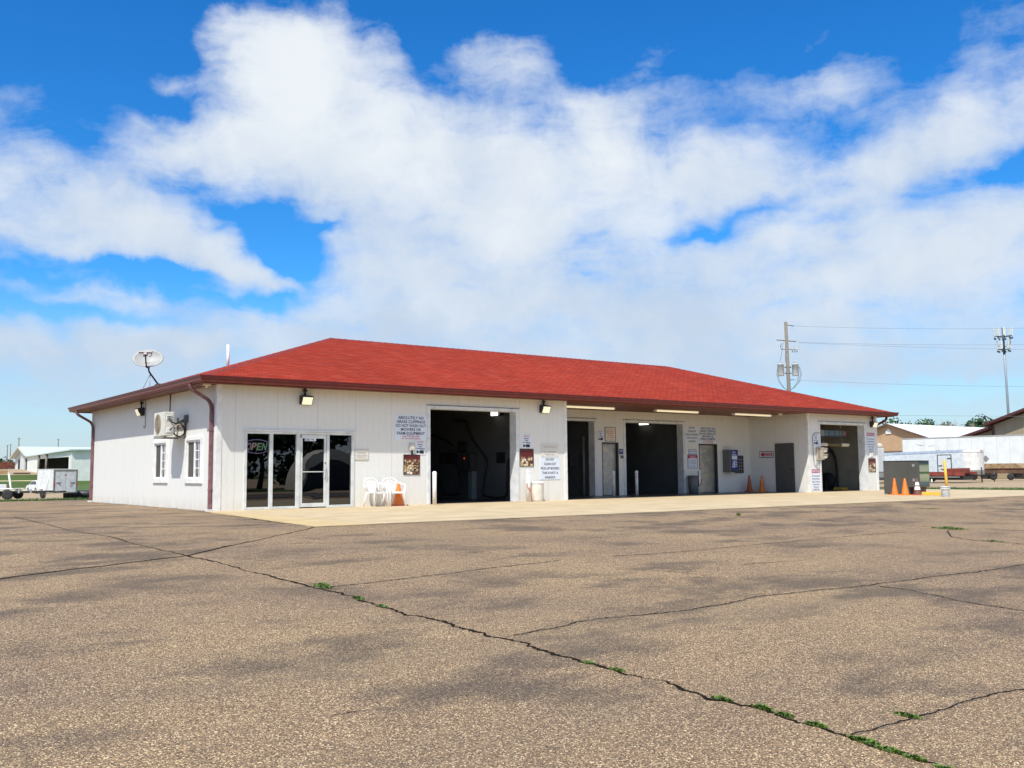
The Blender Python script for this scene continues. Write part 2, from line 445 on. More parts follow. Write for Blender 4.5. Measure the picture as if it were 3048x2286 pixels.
def mat_poster(name, seed, redtop):
    """a printed colour picture: pale tilted blocks with dark joints below a dark red band"""
    t = NT(name)
    v = t.obj((1, 1, 1), loc=(seed, seed * .7, 0))
    vo = t.N('TexVoronoi', Scale=11.0, _distance='CHEBYCHEV', Randomness=.75); t.t.links.new(v, vo.inputs['Vector'])
    sc = t.N('SeparateColor', Color=vo.outputs['Color'])
    c = t.ramp(sc.outputs[0], [(0, (.05, .015, .01)), (.25, (.30, .12, .05)), (.5, (.62, .45, .24)), (.8, (.80, .68, .45)), (1, (.85, .80, .68))])
    ve = t.N('TexVoronoi', Scale=11.0, _distance='CHEBYCHEV', Randomness=.75, _feature='F2'); t.t.links.new(v, ve.inputs['Vector'])
    e = t.rng(t.math('SUBTRACT', ve.outputs['Distance'], vo.outputs['Distance']), .04, .14, 1, 0)
    c = t.mix(e, c, (.03, .015, .012))
    ob = t.obj()
    z = t.N('SeparateXYZ', Vector=ob).outputs[2]
    n = t.noise(ob, 22, 5, .7)
    top = t.rng(t.math('ADD', z, t.math('MULTIPLY', t.math('SUBTRACT', n, .5), .3)), redtop, redtop + .09)
    c = t.mix(top, c, t.ramp(n, [(.4, (.02, .008, .008)), (.58, (.17, .012, .012)), (.72, (.42, .05, .04))]))
    t.base(c); t.pr(Roughness=.35)
    return t.m


WHITE = M('white_paint', (.80, .80, .78), .5, dirt=.12)
WHITEP = M('white_plastic', (.86, .86, .84), .4, dirt=.06)
ALU = M('white_aluminium_frame', (.66, .69, .68), .4, dirt=.15)
TRIMW = M('bay_trim_white', (.72, .74, .75), .5, dirt=.2)
MAROON = M('maroon_gutter', (.16, .017, .013), .38, var=.2, dirt=.2, dirtcol=(.20, .09, .075))
SOFFIT = M('brown_soffit', (.17, .062, .036), .6, var=.18, scale=2)
DSP = M('weathered_downspout', (.20, .085, .095), .55, var=.35, scale=5, dirt=.7, dirtcol=(.33, .22, .23))
BLACK = M('black_metal', (.02, .02, .022), .45)
DARK = M('dark_grey_metal', (.06, .06, .06), .5)
RUBBER = M('black_rubber', (.022, .022, .024), .75)
TYRE = M('tyre_rubber', (.03, .03, .03), .85)
STEEL = M('galvanised_steel', (.45, .46, .47), .42, .6)
SIGNW = M('white_sign_face', (.74, .80, .90), .45, var=.04)
SIGNF = M('faded_sign_face', (.72, .69, .63), .55, var=.1, dirt=.25)
INKN = M('navy_lettering', (.025, .03, .075), .5, var=.25, scale=30)
INKB = M('black_lettering', (.02, .018, .02), .5, var=.2, scale=30)
INKR = M('red_lettering', (.55, .03, .045), .5, var=.2, scale=30)
INKF = M('faded_lettering', (.42, .40, .40), .6, var=.3, scale=40)
BLUEP = M('blue_panel', (.02, .05, .26), .4)
ORANGE = M('orange_plastic', (.80, .21, .03), .5, var=.12, dirt=.2, dirtcol=(.35, .10, .03))
YELLOW = M('yellow_paint', (.72, .43, .06), .5, dirt=.3, dirtcol=(.4, .25, .08))
LAMPG = M('lit_lamp_glass', (1.0, .95, .68), .2, emit=.42, var=.03)
LAMPW = M('lit_lamp_white', (1.0, .98, .9), .2, emit=2.2, var=.02)
TUBE = M('lit_tube_diffuser', (1.0, .86, .60), .3, emit=.5, var=.03)
WOODP = M('weathered_pole_wood', (.21, .185, .155), .85, var=.3, scale=7, bump=.01)
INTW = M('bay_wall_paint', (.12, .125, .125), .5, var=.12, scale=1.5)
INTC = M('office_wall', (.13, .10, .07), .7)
SID_F = mat_siding('white_grooved_siding_front', 0, .8)
SID_L = mat_siding('white_grooved_siding_side', 1, 1.0)
ASPH = mat_asphalt()
CONC = mat_concrete()
SHING = mat_shingle()
GROUND = mat_ground()
GLASS = mat_glass('storefront_glass', .035, (.26, .25, .24))
GLASSW = mat_glass('door_glass', .045, (.22, .22, .22), .003)
GLASSB = mat_glass('window_glass', .02, (.75, .78, .8))
CRUMB = M('crumbled_asphalt', (.20, .16, .12), .9, var=.7, scale=60, spec=.1)
CRACK = M('crack_fill', (.020, .016, .012), .95, var=.6, scale=9, spec=.05)
WOODR = M('red_fence_boards', (.19, .055, .03), .8, var=.35, scale=1.2)
LEAF = M('leaf_green', (.05, .105, .022), .6, var=.45, scale=.9)
LEAF2 = M('leaf_dark_green', (.030, .068, .018), .6, var=.45, scale=.7)
TWIG = M('bare_twigs', (.30, .22, .20), .9, var=.3, scale=2)
BARK = M('tree_bark', (.10, .075, .055), .9, var=.3)
WEED = M('weed_leaf', (.085, .15, .02), .6, var=.5, scale=14)
GRASSM = M('grass_blade', (.055, .12, .016), .7, var=.5, scale=3)
CARW = M('white_car_paint', (.78, .79, .80), .25, var=.03)
GLASSD = M('dark_vehicle_glass', (.02, .025, .03), .08, var=.1)
RUST = M('rusty_red_steel', (.23, .045, .03), .7, var=.4, scale=3, dirt=.5, dirtcol=(.10, .045, .03))
RUSTB = M('brown_rust', (.13, .065, .04), .8, var=.4, scale=2, dirt=.5, dirtcol=(.30, .20, .13))
TRLW = mat_ribbed('white_trailer_skin', (.74, .78, .78), 1, 2.44, .01, .08)
TAN = mat_ribbed('tan_metal_siding', (.50, .335, .20), 1, .3, .02, .1)
TANG = mat_ribbed('khaki_metal_siding', (.37, .30, .20), 1, .3, .02, .12)
WAIN = mat_ribbed('white_metal_siding', (.66, .68, .66), 1, .3, .02, .15)
WHSH = mat_ribbed('pale_metal_wall', (.78, .82, .76), 0, .3, .02, .1)
ROOFW = mat_ribbed('white_metal_roof', (.80, .80, .75), 0, .6, .03, .06, .45)
ROOFG = mat_ribbed('grey_metal_roof', (.42, .48, .55), 1, .6, .03, .1, .4)
ROOFS = mat_ribbed('worn_metal_roof', (.62, .72, .70), 0, .8, .03, .2, .45)


# ------------------------------------------------------------------ mesh builder
class MB:
    def __init__(s):
        s.v = []; s.f = []; s.mi = []; s.sm = []; s.uv = {}

    def add(s, pts, faces, mi=0, smooth=False):
        o = len(s.v); s.v += [tuple(p) for p in pts]
        for f in faces:
            s.f.append(tuple(o + i for i in f)); s.mi.append(mi); s.sm.append(smooth)
        return s

    def quad(s, a, b, c, d, mi=0): return s.add([a, b, c, d], [(0, 1, 2, 3)], mi)

    def box(s, x0, x1, y0, y1, z0, z1, mi=0, T=None):
        p = [Vector((x, y, z)) for z in (z0, z1) for y in (y0, y1) for x in (x0, x1)]
        if T is not None: p = [T @ q for q in p]
        return s.add(p, [(0, 2, 3, 1), (4, 5, 7, 6), (0, 1, 5, 4), (2, 6, 7, 3), (0, 4, 6, 2), (1, 3, 7, 5)], mi)

    def prism(s, poly, a0, a1, axis='y', mi=0):
        """poly in the two other axes, extruded along axis"""
        def mk(p, a):
            return {'x': (a, p[0], p[1]), 'y': (p[0], a, p[1]), 'z': (p[0], p[1], a)}[axis]
        n = len(poly)
        pts = [mk(p, a0) for p in poly] + [mk(p, a1) for p in poly]
        fs = [tuple(range(n))[::-1], tuple(range(n, 2 * n))] + [(i, (i + 1) % n, n + (i + 1) % n, n + i) for i in range(n)]
        return s.add(pts, fs, mi)

    def ring(s, c, d, r, n, up=None):
        d = Vector(d).normalized()
        a = Vector((0, 0, 1)) if abs(d.z) < .9 else Vector((1, 0, 0))
        e1 = d.cross(a).normalized(); e2 = d.cross(e1)
        return [Vector(c) + (e1 * math.cos(2 * PI * i / n) + e2 * math.sin(2 * PI * i / n)) * r for i in range(n)]

    def tube(s, pts, r, n=8, mi=0, caps=True, r2=None):
        pts = [Vector(p) for p in pts]
        k = len(pts); rs = r if isinstance(r, (list, tuple)) else [r + ((r2 if r2 is not None else r) - r) * i / max(1, k - 1) for i in range(k)]
        o = len(s.v); fr = None
        for i, p in enumerate(pts):
            d = (pts[min(i + 1, k - 1)] - pts[max(i - 1, 0)]).normalized()
            if fr is None:
                a = Vector((0, 0, 1)) if abs(d.z) < .9 else Vector((1, 0, 0))
                e1 = d.cross(a).normalized()
            else:
                e1 = (fr - d * fr.dot(d)).normalized()
            fr = e1; e2 = d.cross(e1)
            for j in range(n):
                s.v.append(tuple(p + (e1 * math.cos(2 * PI * j / n) + e2 * math.sin(2 * PI * j / n)) * rs[i]))
        for i in range(k - 1):
            for j in range(n):
                a = o + i * n + j; b = o + i * n + (j + 1) % n
                s.f.append((a, b, b + n, a + n)); s.mi.append(mi); s.sm.append(n > 5)
        if caps:
            s.f.append(tuple(o + j for j in range(n))[::-1]); s.mi.append(mi); s.sm.append(False)
            s.f.append(tuple(o + (k - 1) * n + j for j in range(n))); s.mi.append(mi); s.sm.append(False)
        return s

    def lathe(s, prof, c=(0, 0, 0), n=20, mi=0, caps=True):
        o = len(s.v); c = Vector(c)
        for r, z in prof:
            for j in range(n):
                s.v.append((c.x + r * math.cos(2 * PI * j / n), c.y + r * math.sin(2 * PI * j / n), c.z + z))
        for i in range(len(prof) - 1):
            for j in range(n):
                a = o + i * n + j; b = o + i * n + (j + 1) % n
                s.f.append((a, b, b + n, a + n)); s.mi.append(mi); s.sm.append(True)
        if caps:
            s.f.append(tuple(o + j for j in range(n))[::-1]); s.mi.append(mi); s.sm.append(False)
            k = (len(prof) - 1) * n
            s.f.append(tuple(o + k + j for j in range(n))); s.mi.append(mi); s.sm.append(False)
        return s

    def each(s, name, mats, parent=None, **kw):
        """one object for every separate piece"""
        par = list(range(len(s.v)))
        def find(a):
            while par[a] != a: par[a] = par[par[a]]; a = par[a]
            return a
        for f in s.f:
            for i in f[1:]: par[find(i)] = find(f[0])
        gr = {}
        for k, f in enumerate(s.f): gr.setdefault(find(f[0]), []).append(k)
        out = []
        for ks in gr.values():
            m_ = MB(); mp = {}
            for k in ks:
                q = []
                for i in s.f[k]:
                    if i not in mp: mp[i] = len(m_.v); m_.v.append(s.v[i])
                    q.append(mp[i])
                m_.f.append(tuple(q)); m_.mi.append(s.mi[k]); m_.sm.append(s.sm[k])
            out.append(m_.build(name, mats, parent, **kw))
        return out

    def build(s, name, mats, parent=None, loc=None, bevel=0.0, rot=None):
        me = bpy.data.meshes.new(name)
        me.from_pydata(s.v, [], s.f)
        if not isinstance(mats, (list, tuple)): mats = [mats]
        for q in mats: me.materials.append(q)
        me.polygons.foreach_set('material_index', s.mi)
        me.polygons.foreach_set('use_smooth', s.sm)
        if s.uv:
            ul = me.uv_layers.new(name='UVMap')
            for pi, co in s.uv.items():
                for li, c in zip(me.polygons[pi].loop_indices, co): ul.data[li].uv = c
        me.update()
        o = bpy.data.objects.new(name, me)
        COL.objects.link(o)
        if parent is not None: o.parent = parent
        if loc is not None: o.location = loc
        if rot is not None: o.rotation_euler = rot
        if bevel:
            b = o.modifiers.new('bevel', 'BEVEL'); b.width = bevel; b.segments = 2; b.limit_method = 'ANGLE'; b.angle_limit = R_(40)
        return o


def tag(o, label, cat, group=None):
    o['label'] = label; o['category'] = cat
    if group: o['group'] = group
    return o


def thing(name, label, cat, loc=(0, 0, 0), rz=0.0, group=None):
    o = bpy.data.objects.new(name, None); COL.objects.link(o)
    o.location = loc; o.rotation_euler = (0, 0, rz); o.empty_display_size = .2
    return tag(o, label, cat, group)


def struct(o, kind='structure'):
    o['kind'] = kind
    return o


def kids(o): return list(o.children)


def dup(root, loc, rz, label, group=None):
    r = root.copy(); COL.objects.link(r); r.location = loc; r.rotation_euler = (0, 0, rz); r['label'] = label
    if group: r['group'] = group
    for ch in kids(root):
        c = ch.copy(); COL.objects.link(c); c.parent = r
        for g in kids(ch):
            d = g.copy(); COL.objects.link(d); d.parent = c
    return r


_tc = {}


def text_pts(s):
    if s in _tc: return _tc[s]
    cu = bpy.data.curves.new('lettering', 'FONT'); cu.body = s; cu.size = 1; cu.offset = .02; cu.resolution_u = 3
    o = bpy.data.objects.new('lettering', cu); COL.objects.link(o)
    bpy.context.view_layer.update()
    me = bpy.data.meshes.new_from_object(o.evaluated_get(bpy.context.evaluated_depsgraph_get()))
    v = [(q.co.x, q.co.y) for q in me.vertices]; f = [tuple(p.vertices) for p in me.polygons]
    bpy.data.objects.remove(o); bpy.data.curves.remove(cu); bpy.data.meshes.remove(me)
    _tc[s] = (v, f)
    return _tc[s]


def write(mb, s, cx, cz, h, w=None, y=-.004, maxw=None):
    """lettering in the XZ plane facing -Y, centred; h is the capital height"""
    v, f = text_pts(s)
    x0 = min(q[0] for q in v); x1 = max(q[0] for q in v)
    k = h / .70; kx = k if w is None else w / (x1 - x0)
    if maxw and (x1 - x0) * kx > maxw: kx = maxw / (x1 - x0)
    mb.add([((q[0] - (x0 + x1) / 2) * kx + cx, y, q[1] * k + cz - h / 2) for q in v], f)


def board(name, label, cat, x0, x1, z0, z1, plane, lines, face=None, depth=.012, edge=None, rz=0.0, group=None):
    """flat sign with its own thickness; plane = (axis, value). lines: list of (material, part name, [(text, dz from top frac, height, width)])"""
    w, h = x1 - x0, z1 - z0
    if plane[0] == 'y': loc = ((x0 + x1) / 2, plane[1] - .002, (z0 + z1) / 2)
    else: loc = (plane[1] - .002, (x0 + x1) / 2, (z0 + z1) / 2); rz = -PI / 2
    t = thing(name, label, cat, loc, rz, group)
    mb = MB().box(-w / 2, w / 2, -depth, 0, -h / 2, h / 2)
    mb.build('panel', face or SIGNW, t, bevel=.003)
    if edge:
        e = MB(); q = .018
        for a in ((-w / 2 - q, -w / 2, -h / 2 - q, h / 2 + q), (w / 2, w / 2 + q, -h / 2 - q, h / 2 + q), (-w / 2, w / 2, h / 2, h / 2 + q), (-w / 2, w / 2, -h / 2 - q, -h / 2)):
            e.box(a[0], a[1], -depth - .006, 0, a[2], a[3])
        e.build('frame', edge, t)
    for mt, txts in lines:
        mb = MB()
        for s, fz, hh, ww in txts: write(mb, s, 0, h / 2 - fz * h, hh * h, None if ww is None else ww * w, y=-depth - .003, maxw=w * .95)
        mb.build('lettering', mt, t)
    return t


# ------------------------------------------------------------------ ground levels
PROF = [(17, 0), (44, -.49), (101, -1.05), (112, -.48), (123, .35), (137, 1.2), (164, 2.3), (250, 2.5), (1e5, 2.5)]


def g(x, y):
    z = 0.0
    if y < -8.9: z -= .033 * min(-8.9 - y, 22)
    if y > 17:
        w = min(1, max(0, (60 - (x - .15 * y)) / 25)); w = w * w * (3 - 2 * w)
        for (a, za), (b, zb) in zip(PROF, PROF[1:]):
            if a <= y <= b: z += w * (za + (zb - za) * (y - a) / (b - a)); break
    return z


def sheet(name, xs, ys, dz, mat, fn=None):
    mb = MB(); n = len(xs)
    for y in ys:
        for x in xs: mb.v.append((x, y, (fn or g)(x, y) + dz))
    for j in range(len(ys) - 1):
        for i in range(n - 1):
            a = j * n + i; mb.f.append((a, a + 1, a + n + 1, a + n)); mb.mi.append(0); mb.sm.append(True)
    return struct(mb.build(name, mat))


def fr(a, b, st):
    k = max(1, round((b - a) / st)); return [a + (b - a) * i / k for i in range(k + 1)]


sheet('ground', [-1500, -600, -250, -120] + fr(-80, 110, 5) + [130, 160, 200, 300, 600, 1500],
      [-1200, -500, -200, -120, -80] + fr(-60, 180, 4) + [200, 230, 260, 320, 500, 1000, 2500], -.07, GROUND)
lot = sheet('parking_lot', fr(-60, 34.6, 1.6), fr(-40, -8.9, 1.2) + fr(-8.9, 16.8, 1.5)[1:], -.014, ASPH)
sheet('road', fr(-150, 150, 5), fr(-52, -42, 2), -.02, M('road_asphalt', (.11, .10, .095), .8, var=.2, scale=6))
sheet('gravel_yard', fr(-150, 150, 5), fr(-64, -54, 2), -.03, M('tan_gravel', (.33, .25, .16), .9, var=.3, scale=5))
# verge that widens to the right of the left gravel lot
vb = MB()
for j in range(21):
    t_ = j / 20; y = 38 + t_ * 78
    xa = 4.9 + t_ * 17.0; xb = 25 + t_ * 20
    for i in range(6):
        x = xa + (xb - xa) * i / 5 + (random.uniform(-.25, .25) if i == 0 else 0); vb.v.append((x, y, g(x, y) - .05))
for j in range(20):
    for i in range(5):
        a = j * 6 + i; vb.f.append((a, a + 1, a + 7, a + 6)); vb.mi.append(0); vb.sm.append(True)
t = NT('verge_grass'); v_ = t.obj()
t.base(t.ramp(t.noise(v_, 1.6, 7, .7), [(.25, (.035, .065, .012)), (.5, (.066, .115, .022)), (.75, (.11, .165, .04))])); t.pr(Roughness=.95)
struct(vb.build('grass_verge', t.m))

apron = MB()
apron.add([(-1.32, -8.9, 0), (34.3, -9.2, 0), (34.3, 13.6, 0), (0.05, 13.6, 0), (0.05, .05, 0), (-.3, -.05, 0)], [(0, 1, 2, 3, 4, 5)])
apron.add([(-1.32, -8.9, 0), (34.3, -9.2, 0), (34.3, -9.2, -.1), (-1.32, -8.9, -.1), (-.3, -.05, 0), (-.3, -.05, -.1)], [(0, 3, 2, 1), (4, 5, 3, 0)])
struct(apron.build('concrete_apron', CONC))

# cracks: thin ragged strips of dark filler lying in the surface
CR = [
    ([(-4.77, -12.34), (-4.69, -12.7), (-4.68, -13.75), (-4.61, -14.6), (-4.62, -15.75), (-4.59, -16.03), (-4.56, -16.86), (-4.61, -17.66), (-4.52, -18.44), (-4.54, -19.09), (-4.51, -19.27), (-4.54, -19.62), (-4.54, -19.96), (-4.56, -20.26), (-4.5, -20.55), (-4.5, -20.87), (-4.52, -21.14), (-4.52, -21.38), (-4.47, -21.6), (-4.5, -21.91), (-4.52, -22.14), (-4.55, -22.3), (-4.56, -22.51), (-4.58, -22.71), (-4.6, -22.89), (-4.62, -23.07), (-4.6, -25), (-4.7, -28)], .020),
    ([(-14, -16.6), (-9, -14.2), (-7.36, -13.52), (-7.22, -13.44), (-6.61, -13.12), (-5.76, -12.73), (-4.77, -12.34), (-3.84, -11.42), (-2.74, -10.36), (-1.34, -8.97)], .024),
    ([(-4.56, -15.98), (-4.26, -15.87), (-3.57, -15.76), (-2.5, -15.59), (-1.64, -15.44), (-0.7, -15.3)], .014),
    ([(-4.37, -19.09), (-3.9, -19.04), (-3.49, -18.92), (-2.96, -18.96), (-2.42, -19.01), (-1.75, -19.0), (-1.0, -18.87), (0.02, -18.94), (0.82, -19.02), (2.01, -19.01), (3.01, -19.07), (4.72, -19.02), (9, -18.9)], .012),
    ([(0.8, -19.12), (0.79, -19.49), (0.64, -19.92), (0.44, -20.44), (0.49, -20.96), (.6, -22)], .012),
    ([(-4.48, -22.27), (-4.1, -22.29), (-3.73, -22.29), (-3.33, -22.28), (-2.95, -22.27), (-2.6, -22.37), (-1, -22.5)], .008),
    ([(0.23, -15.34), (1.36, -15.42), (3.0, -15.35), (5.7, -15.19), (7.84, -15.23)], .011),
    ([(8.16, -9.55), (8.31, -10.83), (8.77, -12.49), (9.34, -13.8), (9.51, -15.08), (9.76, -15.28)], .012),
    ([(8.89, -15.47), (7.59, -16.27), (7.3, -16.84), (7.42, -17.37), (7.36, -17.82), (7.2, -19)], .014),
    ([(13.31, -12.57), (13.2, -13.22), (13.09, -14.17), (13.33, -15.09), (13.2, -17)], .012),
    ([(-4.78, 0.42), (-4.87, -3.29), (-5.03, -6.55), (-4.95, -9.76), (-4.77, -12.34)], .013),
    ([(-4.78, 0.42), (-3.92, 1.14), (-3.09, 1.43), (-2.57, 1.7)], .012),
    ([(-0.36, -16.86), (-0.25, -17.18), (-0.22, -17.45)], .007),
    ([(-6.68, -20.36), (-6.46, -20.38), (-6.24, -20.42)], .004),
    ([(1.05, -16.97), (1.59, -17.0), (2.12, -17.13)], .008),
    ([(-1.36, -8.93), (6, -8.96), (14, -9.04), (24, -9.13), (34.2, -9.22)], .012),
    ([(-1.36, -8.9), (-.9, -5.2), (-.34, -.1)], .028),
    ([(-.06, -.12), (-.06, 6), (-.06, 13.6)], .03),
]
for pts, w in CR:
    w *= 2.25
    P = []
    for (a, b) in zip(pts, pts[1:]):
        A, B = Vector(a), Vector(b); k = max(2, int((B - A).length / (.028 if A.y < -16 else .06))) if w < .05 and A.y < -9.5 else max(2, int((B - A).length / .2))
        for i in range(k): P.append(A.lerp(B, i / k))
    P.append(Vector(pts[-1]))
    mb = MB(); off = 0; wv = .6; OF = []
    for i, p in enumerate(P):
        d = (P[min(i + 1, len(P) - 1)] - P[max(i - 1, 0)]).normalized(); nrm = Vector((-d.y, d.x))
        off = off * .86 + random.uniform(-1, 1) * w * .5; wv = max(.12, min(1.25, wv * .8 + random.uniform(-.05, .25)))
        a = w * wv * random.uniform(.3, 1.0); b = w * wv * random.uniform(.3, 1.0)
        OF.append(off)
        for q in (p + nrm * (off + a), p + nrm * (off - b)):
            mb.v.append((q.x, q.y, g(q.x, q.y) - .014 + .004))
    for i in range(len(P) - 1):
        a = 2 * i; mb.f.append((a, a + 1, a + 3, a + 2)); mb.mi.append(0); mb.sm.append(False)
    mb.build('pavement_crack', CRACK, lot)
    if w < .045:
        mb = MB(); off = 0
        for i, p in enumerate(P):
            d = (P[min(i + 1, len(P) - 1)] - P[max(i - 1, 0)]).normalized(); nrm = Vector((-d.y, d.x))
            a = w * random.uniform(.2, 1.7) ; b = w * random.uniform(.2, 1.7)
            for q in (p + nrm * (OF[i] + a), p + nrm * (OF[i] - b)): mb.v.append((q.x, q.y, g(q.x, q.y) - .014 + .002))
        for i in range(len(P) - 1):
            if random.random() < .6: a = 2 * i; mb.f.append((a, a + 1, a + 3, a + 2)); mb.mi.append(0); mb.sm.append(False)
        mb.build('crumbled_edge', CRUMB, lot)
# worn parking stripes beside the left wall
STR = M('worn_white_stripe', (.55, .46, .36), .8, var=.3, scale=3, dirt=.9, dirtcol=(.22, .16, .12))
for (x0, x1, y, w) in [(-1.5, -.5, 11.6, .09), (-1.5, -.5, 9.3, .09), (-2.1, -.6, 5.6, .1), (-2.3, -.7, 3.4, .1), (-2.6, -1.0, 1.55, .1), (-1.7, -.7, 2.6, .1)]:
    mb = MB().add([(x0, y, g(x0, y) - .009), (x1, y + .1, g(x1, y) - .009), (x1, y + .1 + w * 1.4, g(x1, y) - .009), (x0, y + w * 1.2, g(x0, y) - .009)], [(0, 1, 2, 3)])
    mb.build('parking_stripe', STR, lot)

# ------------------------------------------------------------------ the car wash building
BX, BY, WH, RD, X1, X2 = 31.1, 13.52, 3.41, 3.17, 12.3, 25.91
bld = thing('car_wash_building', 'long low white sided car wash with red shingled hip roof and open wash bays', 'building')


def wall(u0, u1, z0, z1, holes, place, th=.2, mb=None):
    """wall with rectangular holes; place(u, depth, z) -> world; depth 0 is the outside face"""
    mb = mb or MB()
    us = sorted({u0, u1} | {h[i] for h in holes for i in (0, 1)}); zs = sorted({z0, z1} | {h[i] for h in holes for i in (2, 3)})
    zs = [z for z in zs if z0 <= z <= z1]
    def solid(i, j):
        if i < 0 or j < 0 or i >= len(us) - 1 or j >= len(zs) - 1: return False
        uc, zc = (us[i] + us[i + 1]) / 2, (zs[j] + zs[j + 1]) / 2
        return not any(h[0] < uc < h[1] and h[2] < zc < h[3] for h in holes)
    for i in range(len(us) - 1):
        for j in range(len(zs) - 1):
            if not solid(i, j): continue
            a, b, c, d = us[i], us[i + 1], zs[j], zs[j + 1]
            mb.quad(place(a, 0, c), place(b, 0, c), place(b, 0, d), place(a, 0, d))
            mb.quad(place(b, th, c), place(a, th, c), place(a, th, d), place(b, th, d))
            if not solid(i - 1, j): mb.quad(place(a, th, c), place(a, 0, c), place(a, 0, d), place(a, th, d))
            if not solid(i + 1, j): mb.quad(place(b, 0, c), place(b, th, c), place(b, th, d), place(b, 0, d))
            if not solid(i, j - 1): mb.quad(place(a, 0, c), place(a, th, c), place(b, th, c), place(b, 0, c))
            if not solid(i, j + 1): mb.quad(place(a, 0, d), place(b, 0, d), place(b, th, d), place(a, th, d))
    return mb


FR = lambda y0: (lambda u, d, z: (u, y0 + d, z))
SF = (.80, 4.09); B1 = (6.72, 10.14); B2 = (12.98, 16.45); B3 = (18.09, 21.54); B4 = (26.74, 30.13); DA = (16.82, 17.73); DB = (22.5, 23.7)
wall(0, X1, -.08, WH, [(*SF, -1, 2.14), (*B1, -1, 3.0)], FR(0)).build('front_wall', SID_F, bld)
wall(X1, X2, -.08, WH, [(*B2, -1, 3.0), (*DA, -1, 2.14), (*B3, -1, 3.0), (*DB, -1, 2.14)], FR(RD)).build('recessed_wall', SID_F, bld)
wall(X2, BX, -.08, WH, [(*B4, -1, 3.0)], FR(0)).build('front_wall', SID_F, bld)
W1 = (4.25, 5.45, .86, 1.95); W2 = (1.17, 2.38, .86, 1.95)
wall(.2, BY - .2, -.08, WH, [W1, W2], lambda u, d, z: (d, u, z)).build('side_wall', SID_L, bld)
wall(.2, BY - .2, -.08, WH, [], lambda u, d, z: (BX - d, u, z)).build('side_wall', SID_L, bld)
wall(.2, RD, -.08, WH, [], lambda u, d, z: (X1 - d, u, z)).build('recess_side_wall', SID_L, bld)
wall(.2, RD, -.08, WH, [], lambda u, d, z: (X2 + d, u, z)).build('recess_side_wall', SID_L, bld)
wall(0, BX, -.08, WH, [], lambda u, d, z: (u, BY - d, z)).build('rear_wall', SID_F, bld)
ct = MB()
for x0, x1, y0, y1 in ((-.018, .13, -.018, 0), (-.018, 0, 0, .11), (-.018, 0, BY - .12, BY), (BX - .12, BX + .018, -.018, 0), (X1 - .1, X1 + .018, -.018, 0), (X2 - .018, X2 + .10, -.018, 0), (X2 - .018, X2, 0, .09)):
    ct.box(x0, x1, y0, y1, -.06, WH - .003)
ct.each('corner_trim', WHITE, bld)
ins = MB()
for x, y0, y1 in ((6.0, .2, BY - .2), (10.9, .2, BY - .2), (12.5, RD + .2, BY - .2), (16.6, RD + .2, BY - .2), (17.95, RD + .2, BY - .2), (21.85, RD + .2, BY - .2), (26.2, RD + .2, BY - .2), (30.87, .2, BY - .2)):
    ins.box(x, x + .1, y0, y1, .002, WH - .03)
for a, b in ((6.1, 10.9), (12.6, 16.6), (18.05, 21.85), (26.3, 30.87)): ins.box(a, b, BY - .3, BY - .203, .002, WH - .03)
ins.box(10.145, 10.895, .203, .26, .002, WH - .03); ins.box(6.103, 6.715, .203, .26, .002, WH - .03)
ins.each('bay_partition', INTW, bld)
for a in ((30.83, 30.868, .262, BY - .305), (26.302, 26.34, RD + .21, BY - .305)): MB().box(*a, .003, WH - .04).build('bounce_lit_lining', M('bay_wall_bounce_tint', (.34, .31, .25), .5, var=.15, scale=1.5), bld)  # added paler, warmer wall skins; bounce off the sunlit floor put into their colour
off = MB().box(.203, 5.998, BY - .3, BY - .203, .002, WH - .03).box(.203, 5.998, 4.2, 4.28, .002, WH - .03, 0) if False else MB().box(3.4, 5.998, 4.6, 4.7, .002, WH - .03).box(.9, 3.0, 2.6, 3.2, .002, 1.05).box(4.3, 5.0, 1.2, 1.7, .002, 1.3)
off.each('office_counter', INTC, bld)
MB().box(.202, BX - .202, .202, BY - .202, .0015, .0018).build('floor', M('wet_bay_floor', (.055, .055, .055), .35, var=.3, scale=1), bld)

# bay frames: white jamb boards round each opening
for (a, b), y0 in ((B1, 0), (B2, RD), (B3, RD), (B4, 0)):
    f = MB()
    for u0, u1, z0, z1 in ((a - .08, a + .035, 0.002, 3.07), (b - .035, b + .08, 0.002, 3.07), (a + .035, b - .035, 2.965, 3.07)):
        f.box(u0, u1, y0 - .022, y0 + .015, z0, z1)
    f.box(a + .003, a + .035, y0 + .015, y0 + .34, .002, 2.965); f.box(b - .035, b - .003, y0 + .015, y0 + .34, .002, 2.965); f.box(a + .035, b - .035, y0 + .015, y0 + .34, 2.965, 2.997)
    fo = f.build('bay_frame', TRIMW, bld, bevel=.004)
    MB().box(a - .10, b + .10, y0 - .03, y0 - .002, 3.073, 3.085).build('drip_edge', DARK, fo)

# storefront: four lights in a white aluminium frame, the third is the door
sfr = MB()
yA, yB = -.02, .10
sfr.box(SF[0] - .03, SF[1] + .03, yA, yB, 2.09, 2.16)
sfr.box(SF[0] - .03, SF[0] + .05, yA, yB, .002, 2.09); sfr.box(SF[1] - .05, SF[1] + .03, yA, yB, .002, 2.09)
for a, b in ((1.50, 1.60), (2.30, 2.41), (3.24, 3.32)): sfr.box(a, b, yA, yB, .002, 2.09)
for a, b in ((.85, 1.50), (1.60, 2.30), (3.32, 4.04)): sfr.box(a, b, yA + .01, yB, .002, .07)
sf_o = sfr.build('storefront_frame', ALU, bld, bevel=.004)
MB().box(SF[0] - .08, SF[1] + .10, -.05, -.021, 2.165, 2.20).build('drip_edge', WHITE, sf_o)
for a, b in ((.85, 1.50), (1.60, 2.30), (3.32, 4.04)):
    MB().box(a, b, .045, .051, .07, 2.09).build('glass_pane', GLASS, sf_o)
